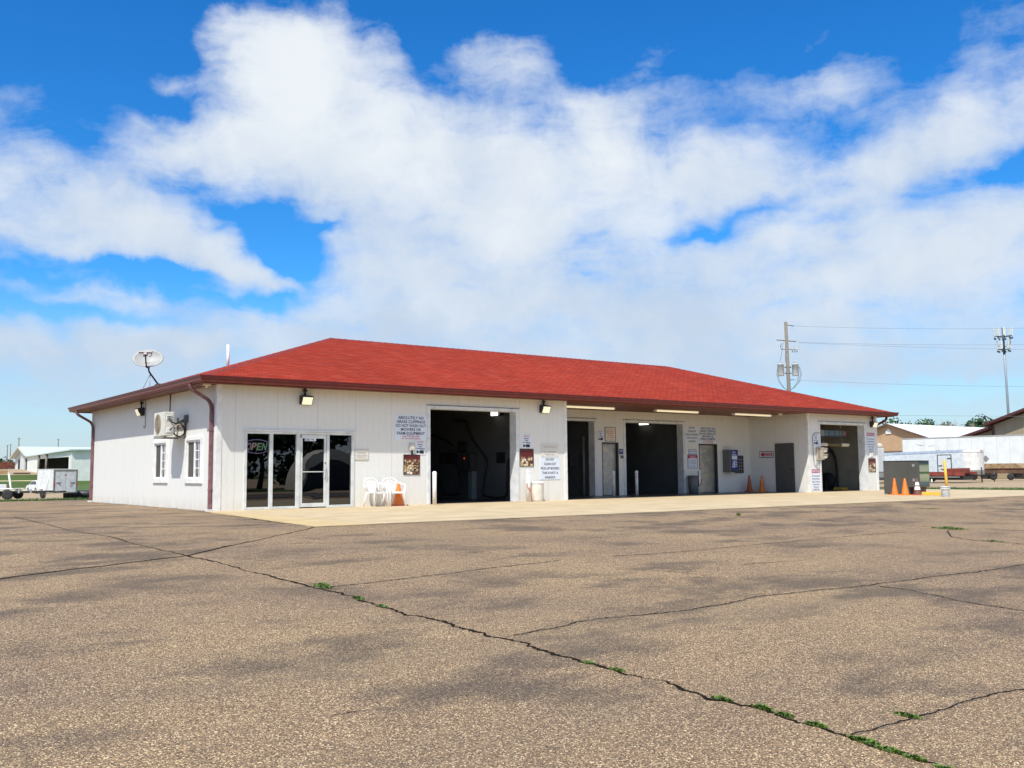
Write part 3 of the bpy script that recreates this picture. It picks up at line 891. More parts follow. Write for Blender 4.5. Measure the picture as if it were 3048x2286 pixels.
dr = MB()
for a, b, c, d in ((2.42, 2.49, .03, 2.08), (3.16, 3.23, .03, 2.08), (2.49, 3.16, 1.98, 2.08), (2.49, 3.16, .03, .14), (2.49, 3.16, 1.015, 1.04)): dr.box(a, b, .0, .05, c, d)
dr_o = dr.build('glass_door', ALU, bld, bevel=.003)
MB().box(2.49, 3.16, .022, .028, .14, 1.015).box(2.49, 3.16, .022, .028, 1.04, 1.98).each('door_pane', GLASSW, dr_o)
MB().tube([(3.185, -.005, 1.18), (3.185, -.06, 1.15), (3.185, -.075, 1.0), (3.185, -.06, .86), (3.185, -.005, .82)], .014, 8).build('handle', STEEL, dr_o)
MB().lathe([(0.0, 0), (.022, 0), (.022, .01)], (0, 0, 0), 12).build('lock', DARK, dr_o, (3.195, -.001, 1.28), rot=(PI / 2, 0, 0))
MB().tube([(2.43, -.03, 2.0), (2.43, -.03, 2.09)], .012, 6).build('hinge', DARK, dr_o)
nb = MB().box(2.56, 2.70, -.003, .021, 1.905, 1.985).build('number_plate', SIGNW, dr_o)
nb2 = MB().box(2.715, 2.90, -.003, .021, 1.905, 1.985).build('number_plate', SIGNW, dr_o)
nl = MB(); write(nl, '120', 2.63, 1.945, .055, .12, y=-.006); nl.build('lettering', INKB, nb); nl = MB(); write(nl, 'W.', 2.80, 1.945, .055, .11, y=-.006); nl.build('lettering', INKB, nb2)

# windows in the left wall
for (a, b, c, d) in (W1, W2):
    x = lambda q: q
    fr_ = MB(); q = .1
    for u0, u1, z0, z1 in ((a - q, a, c, d), (b, b + q, c, d), (a - q, b + q, d, d + .09), (a - q - .02, b + q + .02, c - .13, c)):
        fr_.box(-.05, .02, u0, u1, z0, z1)
    mid = (a + b) / 2
    for u0, u1, z0, z1 in ((a, a + .05, c, d), (b - .05, b, c, d), (mid - .05, mid + .05, c, d), (a + .05, mid - .05, c, c + .05), (mid + .05, b - .05, c, c + .05), (a + .05, mid - .05, d - .05, d), (mid + .05, b - .05, d - .05, d)):
        fr_.box(.0, .06, u0, u1, z0, z1)
    wo = fr_.build('window', WHITEP, bld, bevel=.004)
    MB().box(.03, .035, a + .05, mid - .05, c + .05, d - .05).build('pane', GLASSB, wo)
    MB().box(.022, .027, mid + .05, b - .05, c + .05, d - .05).build('insect_screen', M('insect_screen', (.085, .08, .07), .7), wo)
    gr = MB()
    for k in (1, 2, 3): z = c + .05 + (d - c - .1) * k / 4; gr.box(.018, .029, a + .05, mid - .05, z - .012, z + .012)
    gm = (a + mid) / 2; gr.box(.017, .030, gm - .012, gm + .012, c + .05, d - .05)
    gr.build('grille', WHITEP, wo)
    cu = MB(); k = 24
    for i in range(k):
        u0 = a + .02 + (mid - a - .04) * i / k; u1 = a + .02 + (mid - a - .04) * (i + 1) / k
        cu.quad((.12 + .02 * (i % 2), u0, c), (.12 + .02 * ((i + 1) % 2), u1, c), (.12 + .02 * ((i + 1) % 2), u1, d - .35), (.12 + .02 * (i % 2), u0, d - .35))
    cu.build('curtain', M('curtain_cloth', (.62, .60, .50), .9), wo)

# steel doors of the recess
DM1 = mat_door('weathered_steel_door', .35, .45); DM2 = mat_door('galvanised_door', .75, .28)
for (a, b), mt, lab in ((DA, DM1, 'blotchy grey steel door with peeling lower half'), (DB, DM2, 'shiny galvanised door with painted swirl reflections')):
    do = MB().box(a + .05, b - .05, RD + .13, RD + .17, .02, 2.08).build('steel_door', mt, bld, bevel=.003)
    do['label'] = lab
    f = MB()
    for u0, u1, z0, z1 in ((a, a + .05, 0.002, 2.139), (b - .05, b, 0.002, 2.139), (a + .05, b - .05, 2.08, 2.139)): f.box(u0 + .001, u1 - .001, RD + .004, RD + .19, z0, z1)
    f.build('door_frame', M('dark_brown_frame', (.035, .03, .028), .5), do)
    MB().tube([(a + .11, RD + .13, 1.0), (a + .11, RD + .07, 1.0)], .022, 8).tube([(a + .11, RD + .07, 1.0), (a + .11, RD + .05, 1.0)], .032, 10).build('handle', STEEL, do)
do = MB().box(X2 - .045, X2 - .019, .73, 1.74, .01, 2.14).build('grey_door', M('grey_door_paint', (.085, .083, .08), .5, var=.1), bld, bevel=.004)
MB().tube([(X2 - .045, .80, 1.0), (X2 - .10, .80, 1.0)], .02, 8).box(X2 - .13, X2 - .10, .74, .86, .975, 1.025).build('handle', BLACK, do)

# roof
ZE, OV = 3.555, .60
E0 = (-OV, -OV); E1 = (BX + OV, BY + OV)
YM = BY / 2; RX0, RX1, ZR = 6.62, 24.45, 5.965
rf = MB()
c00 = (E0[0], E0[1], ZE); c10 = (E1[0], E0[1], ZE); c11 = (E1[0], E1[1], ZE); c01 = (E0[0], E1[1], ZE)
r0 = (RX0, YM, ZR); r1 = (RX1, YM, ZR)
for quad, ax in (([c00, c10, r1, r0], 0), ([c10, c11, r1], 1), ([c11, c01, r0, r1], 0), ([c01, c00, r0], 1)):
    n0 = len(rf.f)
    rf.add(quad, [tuple(range(len(quad)))])
    base = quad[0]; o = Vector(quad[1]) - Vector(quad[0]); o.normalize()
    nn = o.cross(Vector(quad[-1]) - Vector(quad[0])).normalized(); up = nn.cross(o)
    rf.uv[n0] = [((Vector(p) - Vector(base)).dot(o), (Vector(p) - Vector(base)).dot(up)) for p in quad]
dz = .035
rf.add([c00, c10, c11, c01] + [(p[0], p[1], p[2] - dz) for p in (c00, c10, c11, c01)], [(0, 4, 5, 1), (1, 5, 6, 2), (2, 6, 7, 3), (3, 7, 4, 0), (4, 7, 6, 5)])
roof = rf.build('roof', SHING, bld)
cap = MB(); CAPM = M('ridge_cap_shingle', (.23, .03, .025), .85, var=.3, scale=6)
for a, b in ((r0, r1), (c00, r0), (c10, r1), (c11, r1), (c01, r0)):
    A, B = Vector(a), Vector(b); k = int((B - A).length / .28)
    for i in range(k):
        p = A.lerp(B, i / k); q = A.lerp(B, (i + 1.12) / k) if i < k - 1 else B
        d = (q - p).normalized(); s_ = d.cross(Vector((0, 0, 1))).normalized() * .13
        l = Vector((0, 0, .006)); h = Vector((0, 0, .05))
        cap.add([p + s_ - h + l * 2, p + l * 5, p - s_ - h + l * 2, q + s_ - h + l, q + l * 3, q - s_ - h + l], [(0, 3, 4, 1), (1, 4, 5, 2), (0, 1, 2), (3, 5, 4)])
cap.build('ridge_cap', CAPM, roof)
# soffit and fascia
MB().box(-.55, BX + .55, -.55, BY + .55, WH + .001, WH + .02).build('soffit', SOFFIT, bld)
fa = MB()
for a in ((-.57, BX + .57, -.57, -.551), (-.57, BX + .57, BY + .551, BY + .57), (-.57, -.551, -.551, BY + .551), (BX + .551, BX + .57, -.551, BY + .551)):
    fa.box(*a, WH - .03, ZE - .04)
fa.build('fascia', MAROON, bld)
gt = MB(); gp_ = [(.573, 3.405), (.66, 3.405), (.70, 3.44), (.705, 3.50), (.725, 3.52), (.725, 3.545), (.745, 3.555), (.745, 3.575), (.73, 3.575), (.715, 3.55), (.573, 3.54)]
for o_, z in gp_:
    gt.v += [(-o_, -o_, z), (BX + o_, -o_, z), (BX + o_, BY + o_, z), (-o_, BY + o_, z)]
for i in range(len(gp_)):
    for j in range(4):
        a, b = i * 4 + j, i * 4 + (j + 1) % 4; c, d = ((i + 1) % len(gp_)) * 4 + (j + 1) % 4, ((i + 1) % len(gp_)) * 4 + j
        gt.f.append((a, b, c, d)); gt.mi.append(0); gt.sm.append(False)
gut = gt.build('gutter', MAROON, bld)
# downspouts: box section pipes with ribbed elbows at the eave


def downspout(pts, foot):
    mb = MB(); w = .055; d = .04
    P = [Vector(p) for p in pts]
    rings = []
    for i, p in enumerate(P):
        t_ = (P[min(i + 1, len(P) - 1)] - P[max(i - 1, 0)]).normalized()
        s_ = Vector((0, 1, 0)); u = t_.cross(s_).normalized(); k = 1.0 + (.10 if i % 2 and i < 7 else 0)
        rings.append([p + s_ * w * k + u * d * k, p - s_ * w * k + u * d * k, p - s_ * w * k - u * d * k, p + s_ * w * k - u * d * k])
    for r in rings: mb.v += [tuple(q) for q in r]
    for i in range(len(P) - 1):
        for j in range(4): a = i * 4 + j; b = i * 4 + (j + 1) % 4; mb.f.append((a, b, b + 4, a + 4)); mb.mi.append(0); mb.sm.append(False)
    n = len(P); mb.f += [(3, 2, 1, 0), (4 * n - 4, 4 * n - 3, 4 * n - 2, 4 * n - 1)]; mb.mi += [0, 0]; mb.sm += [False] * 2
    o = mb.build('downspout', DSP, bld, bevel=.008)
    st = MB(); b = P[-1]
    for z in (.55, 2.15): st.box(b.x - d - .006, 0, b.y - w - .012, b.y + w + .012, z, z + .03)
    st.each('strap', DSP, o)
    MB().box(b.x - .09, b.x + .05, b.y - .08, b.y + .08, -.05, foot).build('foot_block', WHITE, o)


for y in (.28, BY - .35):
    downspout([(-.64, y, 3.41), (-.645, y, 3.37), (-.64, y, 3.33), (-.625, y, 3.295), (-.60, y, 3.265), (-.57, y, 3.24), (-.53, y, 3.215), (-.24, y, 3.05), (-.16, y, 3.0), (-.11, y, 2.94), (-.075, y, 2.86), (-.06, y, 2.78), (-.06, y, 1.5), (-.06, y, .0)], .04)
dsr = MB().tube([(BX + .62, -.16, 3.42), (BX + .61, -.15, 3.32), (BX + .54, -.12, 3.22), (BX + .28, .02, 3.08), (BX + .12, .10, 2.99), (BX + .07, .14, 2.86), (BX + .07, .14, 0.0)], .055, 8)
dsr.build('downspout', MAROON, bld)
MB().tube([(3.22, 8.0, 4.7), (3.22, 8.0, 5.62)], .055, 12).build('vent_pipe', WHITEP, roof)
MB().tube([(20.0, 8.5, 5.3), (20.0, 8.5, 6.13)], .05, 10).lathe([(.12, 0), (.14, .05), (.02, .14)], (20, 8.5, 6.09), 12).build('vent_pipe', WHITEP, roof)
# exposed conduits on the side wall
MB().tube([(-.02, 4.02, 3.41), (-.02, 4.02, 2.8)], .014, 6).build('conduit', DARK, bld)
MB().tube([(-.02, 6.55, 3.41), (-.02, 6.55, 2.55), (-.03, 6.6, 2.50), (-.03, 6.68, 2.52), (-.03, 6.66, 2.57)], .012, 6).build('conduit', M('grey_conduit', (.3, .3, .3), .5), bld)

# ------------------------------------------------------------------ lamps on the walls


def wall_light(loc, rz, label, arm):
    t = thing('wall_light', label, 'light', loc, rz, 'wall pack lights under the eaves')
    h = MB().prism([(0, .13), (-.10, .13), (-.23, .10), (-.20, .0), (-.12, -.13), (0, -.13)], -.17, .17, 'x')
    h.build('housing', BLACK, t, bevel=.006)
    MB().add([(-.15, -.215, .07), (.15, -.215, .07), (.15, -.132, -.12), (-.15, -.132, -.12), (-.15, -.232, .07), (.15, -.232, .07), (.14, -.152, -.135), (-.14, -.152, -.135)],
             [(0, 3, 2, 1), (4, 5, 6, 7), (0, 1, 5, 4), (1, 2, 6, 5), (2, 3, 7, 6), (3, 0, 4, 7)]).build('lens', LAMPG, t)
    if arm: MB().tube([(-.02, -.06, .13), (-.02, -.06, .13 + arm)], .028, 8).box(-.07, .03, -.10, -.02, .13 + arm * .55, .13 + arm * .85).build('arm', BLACK, t)
    return t


wall_light((2.54, -.002, 3.07), 0, 'lit black wall light above the storefront glass', .2)
wall_light((11.28, -.002, 3.10), 0, 'lit black wall light at the end of the wall right of the first bay', .17)
wall_light((30.72, -.022, 3.03), 0, 'lit black wall light at the far right corner above the NOTICE sign', .24)
wall_light((-.002, 6.86, 3.04), -PI / 2, 'lit black wall light on the side wall left of the air conditioner', .22)

for i, (x, lab) in enumerate(((14.75, 'leftmost long tube light under the deep eave, beside the wall end'), (19.45, 'middle long tube light under the deep eave, above the recessed bay'), (24.15, 'rightmost long tube light under the deep eave, left of the grey door'))):
    if i == 0:
        tl = thing('tube_light', lab, 'light', (x, 1.55, WH), 0, 'tube lights under the deep eave')
        MB().box(-1.22, 1.22, -.07, .07, -.06, 0).build('housing', WHITEP, tl, bevel=.01)
        MB().prism([(-.085, -.02), (-.085, -.055), (-.05, -.085), (.05, -.085), (.085, -.055), (.085, -.02), (.071, -.02), (.071, -.061), (-.071, -.061), (-.071, -.02)], -1.2, 1.2, 'x').build('diffuser', TUBE, tl)
        e = MB()
        for s_ in (-1.235, 1.2): e.box(s_, s_ + .035, -.088, .088, -.088, -.001)
        e.each('end_cap', WHITEP, tl, bevel=.01)
    else: dup(tl, (x, 1.55, WH), 0, lab)
for p, lab in (((-.30, .02, WH), 'small white sensor under the eave at the front left corner'), ((24.97, .7, WH), 'small white sensor under the deep eave above the arrow sign')):
    t = thing('eave_sensor', lab, 'sensor', p, 0, 'small sensors under the eaves')
    MB().box(-.11, .11, -.05, .05, -.06, 0).build('case', M('cream_plastic', (.66, .58, .45), .5), t, bevel=.01)
    MB().lathe([(.03, 0), (.03, -.03), (.015, -.045)], (0, 0, -.06), 12).build('eye', WHITEP, t)

# ------------------------------------------------------------------ side wall: air conditioner and its gear
ac = thing('air_conditioner', 'white outdoor air conditioning unit bracketed high on the side wall', 'air conditioner', (0, 2.93, 2.06), 0)
ACM = M('ivory_unit_paint', (.72, .71, .62), .45, dirt=.15)
body = MB().box(-.66, -.38, -.48, .48, .03, .72).build('cabinet', ACM, ac, bevel=.02)
fan = MB(); n = 28
fan.lathe([(.27, 0), (.29, .012), (.31, .0)], (0, 0, 0), n, caps=False)
for r in (.06, .11, .16, .21, .25): fan.lathe([(r - .004, .004), (r, .010), (r + .004, .004)], (0, 0, 0), n, caps=False)
for k in range(14):
    a = 2 * PI * k / 14; fan.tube([(.05 * math.cos(a), .05 * math.sin(a), .006), (.28 * math.cos(a), .28 * math.sin(a), .006)], .003, 4)
fo = fan.build('fan_guard', M('fan_guard_wire', (.42, .36, .27), .5), ac, (-.661, .1, .38), rot=(0, -PI / 2, 0))
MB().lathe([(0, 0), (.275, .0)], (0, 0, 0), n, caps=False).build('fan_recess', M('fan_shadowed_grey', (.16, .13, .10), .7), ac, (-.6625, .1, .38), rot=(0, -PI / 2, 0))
MB().box(-.60, -.44, -.50, -.481, .12, .26).box(-.60, -.44, -.50, -.481, .48, .63).each('valve_cover', WHITEP, body, bevel=.01)
lv = MB()
for k in range(3): lv.box(-.58, -.46, -.507, -.5, .50 + k * .04, .515 + k * .04)
lv.each('louvre', DARK, body)
br = MB()
for y in (-.33, .33): br.box(-.66, -.001, y - .025, y + .025, -.03, .0).box(-.04, -.001, y - .025, y + .025, -.03, .6).tube([(-.6, y, -.02), (-.55, y, .03)], .03, 6)
br.box(-.68, -.64, -.40, .40, -.035, .028); br.build('bracket', M('bracket_steel', (.30, .28, .25), .5), ac)
ls = MB()
ls.tube([(-.52, -.50, .52), (-.46, -.56, .42), (-.36, -.58, .38), (-.2, -.5, .45), (-.06, -.3, .5), (-.01, -.28, .5)], .02, 7)
ls.tube([(-.50, -.50, .20), (-.44, -.58, .28), (-.33, -.60, .34), (-.2, -.52, .40), (-.05, -.30, .46)], .017, 7)
cp = []
for k in range(44): a = k / 18 * 2 * PI; cp.append((-.20 + .17 * math.cos(a), -.44 + k * .002, .19 + .17 * math.sin(a)))
ls.tube(cp, .019, 6)
ls.build('refrigerant_line', RUBBER, ac)
MB().tube([(-.36, -.6, .3), (-.3, -.62, .36), (-.22, -.6, .33), (-.2, -.58, .22)], .012, 6).tube([(-.45, -.57, .27), (-.34, -.61, .31)], .02, 6).build('tape_wrap', M('cream_tape', (.62, .50, .36), .7), ac)
dc = thing('disconnect_box', 'small dark disconnect box on the side wall right of the air conditioner', 'electric box', (0, 2.42, 2.48))
MB().box(-.09, 0, -.09, .09, 0, .22).build('case', M('dark_grey_box', (.09, .10, .11), .5), dc, bevel=.008)
MB().tube([(-.045, 0, .0), (-.05, .05, -.12), (-.09, .28, -.16), (-.16, .4, -.14)], .014, 6).build('cable', RUBBER, dc)

# satellite dish on the left roof slope
dish = thing('satellite_dish', 'pale grey oval satellite dish standing on the left roof edge', 'satellite dish', (.0, 5.30, 3.745))
MB().lathe([(.15, -.03), (.13, .04), (.06, .10), (.05, .10)], (0, 0, 0), 14).box(-.2, .16, -.1, .1, -.06, .01).build('foot', BLACK, dish)
MB().tube([(0, 0, .06), (-.20, .15, .40), (-.245, .185, .48), (-.255, .20, .56), (-.245, .21, .64)], .027, 8).build('mast', BLACK, dish)
MB().tube([(-.21, .16, .42), (-.38, .30, -.04)], .009, 6).tube([(-.21, .16, .42), (-.26, .02, .0)], .009, 6).build('brace', STEEL, dish)
dn = Vector((-.40, -.80, .46)).normalized(); dx = dn.cross(Vector((0, 0, 1))).normalized(); dy = dx.cross(dn).normalized()
if dy.z < 0: dy = -dy
dc_ = Vector((-.27, .20, .86))
rm = MB(); rings = 7; n = 36
for i in range(rings + 1):
    r = i / rings
    for j in range(n): a = 2 * PI * j / n; p = dc_ + dx * (.47 * r * math.cos(a)) + dy * (.33 * r * math.sin(a)) + dn * (.09 * r * r); rm.v.append(tuple(p))
for i in range(rings):
    for j in range(n): a = i * n + j; b = i * n + (j + 1) % n; rm.f.append((a, b, b + n, a + n)); rm.mi.append(0); rm.sm.append(True)
ref = rm.build('reflector', M('dish_grey', (.36, .37, .36), .5, var=.06), dish)
sd = ref.modifiers.new('solid', 'SOLIDIFY'); sd.thickness = .014; sd.offset = 0
MB().tube([dc_ - dn * .02 - dy * .02, Vector((-.245, .21, .62))], .03, 8).build('mount', BLACK, dish)
feed = dc_ + dn * .52 - dy * .06
MB().tube([Vector((-.245, .20, .60)), dc_ + dn * .10 - dy * .36, dc_ + dn * .33 - dy * .27, feed], .022, 8).build('feed_arm', BLACK, dish)
T = Matrix((dx, dy, dn)).transposed().to_4x4(); T.translation = feed
MB().box(-.20, .20, -.035, .035, -.04, .04, 0, T).box(-.05, .05, -.11, .0, -.03, .03, 0, T).build('feed_head', M('feed_grey', (.33, .33, .34), .5), dish, bevel=.01)
em = MB()  # printed mark on the reflector: a dark half disc, a bracket stroke and a short line of script
T2 = Matrix((dx, dy, dn)).transposed().to_4x4(); T2.translation = dc_
def onDish(px, py):
    r2 = (px / .47) ** 2 + (py / .33) ** 2
    return T2 @ Vector((px, py, .09 * r2 + .012))
sg = -1 if dx.dot(RGT) < 0 else 1
hd = [onDish(sg * (-.16 + .13 * math.sin(a)), .17 - .075 * math.cos(a)) for a in [PI * k / 10 for k in range(11)]]
em.add(hd, [tuple(range(len(hd)))])
for a, b in (((.0, .11), (.07, .12)), ((.07, .12), (.085, .21)), ((.085, .21), (.05, .235))):
    A, B = Vector(a), Vector(b); nn = (B - A).normalized(); nn = Vector((-nn.y, nn.x)) * .011
    em.add([onDish(sg * q.x, q.y) for q in (A + nn, B + nn, B - nn, A - nn)], [(0, 1, 2, 3)])
for k in range(6): em.add([onDish(sg * (-.10 + k * .028 + q[0]), -.15 + q[1]) for q in ((0, 0), (.02, .004), (.022, .022 if k % 2 else .03), (.004, .018))], [(0, 1, 2, 3)])
em.build('emblem', INKB, ref)

# ------------------------------------------------------------------ signs on the walls
Y0, YR = ('y', 0.0), ('y', RD)
GRASS_TXT = [(INKN, [('ABSOLUTELY NO', .115, .115, .81), ('GRASS CLIPPINGS', .275, .115, .90), ('DO NOT WASH OUT', .435, .115, .95), ('MOWERS OR', .59, .115, .63), ('FARM EQUIPMENT', .745, .115, .88)]),
             (INKR, [('Call 712-470-3978', .865, .065, .52), ('for more information', .95, .055, .58)])]
board('warning_sign', 'large white ABSOLUTELY NO GRASS CLIPPINGS sign on the front wall by the first bay', 'sign', 5.49, 6.62, 1.99, 2.75, Y0, GRASS_TXT)
board('warning_sign', 'ABSOLUTELY NO GRASS CLIPPINGS sign in the shade above the galvanised door', 'sign', 22.53, 23.66, 2.165, 2.90, YR, GRASS_TXT)
BOX_TXT = [(INKB, [('DO NOT', .10, .105, .42), ('CLEAN OUT', .30, .105, .60), ('PICK-UP BOXES!!', .50, .105, .92), ('THIS IS NOT A', .70, .105, .80), ('WASHOUT.', .90, .105, .55)])]
board('warning_sign', 'white DO NOT CLEAN OUT PICK-UP BOXES sign low on the sunny wall end', 'sign', 11.11, 11.98, .71, 1.47, Y0, BOX_TXT)
board('warning_sign', 'shaded DO NOT CLEAN OUT PICK-UP BOXES sign left of the galvanised door', 'sign', 21.65, 22.505, 2.165, 2.90, YR, BOX_TXT)


def camera_sign(label, x0, x1, z0, z1, plane):
    t = board('surveillance_sign', label, 'sign', x0, x1, z0, z1, plane, [
        (INKR, [('NOTE!!!', .12, .105, .66)]), (INKB, [('Building', .28, .085, .55), ('Under', .42, .085, .42), ('Surveillance', .56, .085, .86)])], group='building under surveillance signs')
    w, h = x1 - x0, z1 - z0; y = -.016
    mb = MB()
    def P(l): mb.add([(a * w, y, b * h) for a, b in l], [tuple(range(len(l)))])
    P([(-.08, -.42), (.34, -.42), (.34, -.22), (-.08, -.20)]); P([(-.10, -.36), (-.10, -.27), (-.19, -.27), (-.19, -.36)])
    P([(-.20, -.39), (-.20, -.24), (-.38, -.20), (-.38, -.42)]); P([(.05, -.18), (.40, -.18), (.40, -.155), (.05, -.155)])
    mb.build('camera_emblem', INKB, t)
    return t


camera_sign('white NOTE surveillance sign left of the first bay, under the grass clippings sign', 6.21, 6.57, 1.53, 1.975, Y0)
camera_sign('white NOTE surveillance sign right of the first bay, above a picture board', 10.35, 10.74, 1.76, 2.22, Y0)
camera_sign('white NOTE surveillance sign in the shade beside the black framed notice', 16.58, 16.92, 2.18, 2.62, YR)
camera_sign('white NOTE surveillance sign left of the far bay, inside a conduit loop', 26.25, 26.64, 2.03, 2.52, Y0)
NOT_TXT = [(INKN, [('No Unscreened', .33, .062, .92), ('Pickup Boxes!', .47, .062, .88), ('Please Remove', .61, .062, .92), ('Trailer Hitch', .74, .062, .76), ('Stingers!', .86, .062, .60), ('Thank You', .965, .055, .70)])]
for lab, x0, x1, z0, z1 in (('white NOTICE sign with red heading low on the wall left of the far bay', 26.05, 26.64, .10, 1.0), ('NOTICE sign with red heading high on the wall right of the far bay', 30.27, 30.90, 1.77, 2.65)):
    t = board('notice_sign', lab, 'sign', x0, x1, z0, z1, Y0, NOT_TXT)
    w, h = x1 - x0, z1 - z0
    hd = MB().box(-w / 2 + .01, w / 2 - .01, -.017, -.013, h * .315, h * .485).build('heading', M('red_heading', (.50, .045, .07), .5), t)
    mb = MB(); write(mb, 'NOTICE', 0, h * .40, h * .10, w * .84, y=-.020); mb.build('lettering', SIGNW, hd)

t = board('hours_sign', 'small faded white sign on the wall right of the storefront', 'sign', 4.15, 4.57, 1.39, 1.66, Y0, [(INKF, [('HOURS OPEN', .3, .17, .7), ('7:00 AM TO 9:00 PM', .62, .12, .8), ('EVERY DAY', .82, .11, .6)])], SIGNF, edge=M('cream_edge', (.6, .55, .42), .6))
board('faded_sign', 'sun bleached white sign above the DO NOT CLEAN OUT sign', 'sign', 11.18, 11.89, 1.49, 1.90, Y0, [(INKF, [('ATTENTION', .2, .13, .75), ('NO LOITERING', .62, .12, .8), ('THANK YOU', .84, .12, .6)])], SIGNF, edge=SIGNF)
t = board('framed_notice', 'white notice in a black frame above the weathered steel door', 'sign', 17.0, 17.55, 2.19, 2.73, YR, [(INKR, [('If someone is', .16, .07, .60), ('waiting behind you', .30, .07, .84), ('Please drive', .44, .07, .55), ('your vehicle', .58, .07, .50), ('outside to Dry off', .72, .07, .80)]), (INKB, [('thank you for your courtesy', .90, .04, .7)])], M('cream_paper', (.74, .68, .58), .6), edge=BLACK)
t = board('instruction_sign', 'small blue sign above an outlet right of the weathered steel door', 'sign', 17.75, 17.97, 1.66, 1.88, YR, [(SIGNW, [('OPEN', .25, .16, .7), ('24 HOURS', .48, .12, .8)]), (INKR, [('EXIT', .76, .18, .5)])], BLUEP)
t = board('instruction_sign', 'small white sign with blue edge above the red and white sign', 'sign', 21.87, 22.30, 1.69, 1.87, YR, [(INKB, [('Wait! Wait!', .34, .26, .8)]), (INKN, [('before you go', .76, .16, .7)])], edge=BLUEP)
t = board('instruction_sign', 'red topped white sign with blue edge left of the galvanised door', 'sign', 21.79, 22.36, 1.09, 1.64, YR, [(INKB, [('Please remove all mud', .38, .045, .75), ('gravel and debris from', .47, .045, .8), ('your vehicle before', .56, .045, .72), ('entering the wash bay', .65, .045, .78), ('Violators pay clean up', .78, .045, .8)]), (INKN, [('Management', .90, .05, .6)])], edge=BLUEP)
hd = MB().box(-.285, .285, -.018, -.013, .14, .275).build('heading', M('red_heading', (.50, .045, .07), .5), t)
mb = MB(); write(mb, 'This is NOT', 0, .235, .045, .36, y=-.021); write(mb, 'a wash out!', 0, .175, .045, .36, y=-.021); mb.build('lettering', SIGNW, hd)
# arrow sign on the wall of the recess, pointing to the change machine
t = board('arrow_sign', 'dark sign with a red arrow on the recess wall left of the grey door', 'sign', 1.85, 2.62, 1.52, 1.81, ('x', X2), [], M('navy_sign_face', (.03, .035, .06), .5))
MB().box(-.36, .36, -.016, -.0125, -.115, .115).build('arrow_field', SIGNW, t)
MB().add([(x, -.019, z) for x, z in ((-.33, 0), (-.16, .11), (-.16, .075), (.33, .075), (.33, -.075), (-.16, -.075), (-.16, -.11))], [tuple(range(7))]).build('arrow', INKR, t)
mb = MB(); write(mb, 'CHANGE', .09, .035, .045, .36, y=-.022); write(mb, 'MACHINE', .09, -.035, .045, .40, y=-.022); mb.build('lettering', SIGNW, t)
# picture boards
for lab, x0, x1, z0, z1, sd_, rt, p in (('picture board with pale blocks left of the first bay, half in sun', 5.81, 6.36, .93, 1.52, 0, .10, Y0), ('dark picture board right of the first bay, below the surveillance sign', 10.27, 10.82, 1.17, 1.73, 3.3, -.05, Y0), ('red topped picture board right of the far bay, below the NOTICE sign', 30.35, 30.89, .86, 1.45, 7.7, .05, Y0)):
    t = thing('picture_board', lab, 'picture', ((x0 + x1) / 2, -.002, (z0 + z1) / 2))
    w, h = (x1 - x0) / 2, (z1 - z0) / 2
    MB().box(-w, w, -.012, 0, -h, h).build('print', mat_poster('picture_print_%d' % int(sd_), sd_, rt), t)
    e = MB(); q = .014
    for a in ((-w - q, -w, -h - q, h + q), (w, w + q, -h - q, h + q), (-w, w, h, h + q), (-w, w, -h - q, -h)): e.box(a[0], a[1], -.018, 0, a[2], a[3])
    e.build('frame', BLACK, t)
# coin box / card holder beside the first bay
t = thing('wall_box', 'pale plastic box with a dark lock above the picture board left of the first bay', 'box', (6.08, -.002, 1.66))
MB().box(-.095, .095, -.07, 0, 0, .22).build('case', M('beige_plastic', (.60, .57, .50), .5), t, bevel=.02)
MB().prism([(-.06, .07), (0, .03), (.06, .07), (.03, .18), (-.03, .18)], -.078, -.0705, 'y').build('cover', M('beige_plastic_light', (.68, .65, .58), .5), t)
MB().box(-.01, .03, -.05, 0, -.13, -.001).build('lock', BLACK, t, bevel=.004)
t = thing('wall_box', 'little pale box under the NOTICE sign right of the far bay', 'box', (30.56, -.002, 1.62))
MB().box(-.13, .13, -.05, 0, -.09, .09).build('case', WHITEP, t, bevel=.015); MB().box(-.08, .08, -.056, -.0505, -.05, .05).build('cover', SIGNF, t)
t = thing('outlet', 'grey weatherproof outlet under the small blue sign', 'outlet', (17.88, RD - .002, 1.555))
MB().box(-.07, .07, -.05, 0, -.065, .065).build('case', STEEL, t, bevel=.01); MB().box(-.05, .05, -.062, -.0505, -.05, .05).build('cover', DARK, t, bevel=.006)

# change machine and grated hatch
cm = thing('change_machine', 'grey wall cabinet with a blue printed front beside the barred hatch', 'vending machine', (24.30, RD - .002, .88))
MB().box(-.27, .27, -.42, 0, 0, 1.0).build('cabinet', M('cabinet_grey', (.17, .165, .155), .45, var=.1), cm, bevel=.01)
MB().box(-.22, .24, -.428, -.4205, .10, .985).build('front_panel', BLUEP, cm)
mb = MB(); write(mb, 'Car', 0, .90, .075, .24, y=-.432); write(mb, 'Care', 0, .80, .075, .30, y=-.432)
mb.build('lettering', SIGNW, cm)
MB().box(-.15, .20, -.435, -.4285, .57, .74).build('price_card', SIGNW, cm)
gf = MB()
for k, (a, b) in enumerate(((.22, .14), (.30, .16), (.38, .15), (.46, .13))): gf.box(-.15 + .02 * k, -.04 + .02 * k, -.435, -.4285, a, a + .05).box(.04, .04 + b, -.435, -.4285, a + .02, a + .06)
gf.box(-.02, .02, -.436, -.4286, .20, .50); gf.build('printed_figure', SIGNW, cm)
MB().tube([(.24, -.42, .93), (.29, -.42, .92)], .018, 6).build('lock', BLACK, cm)
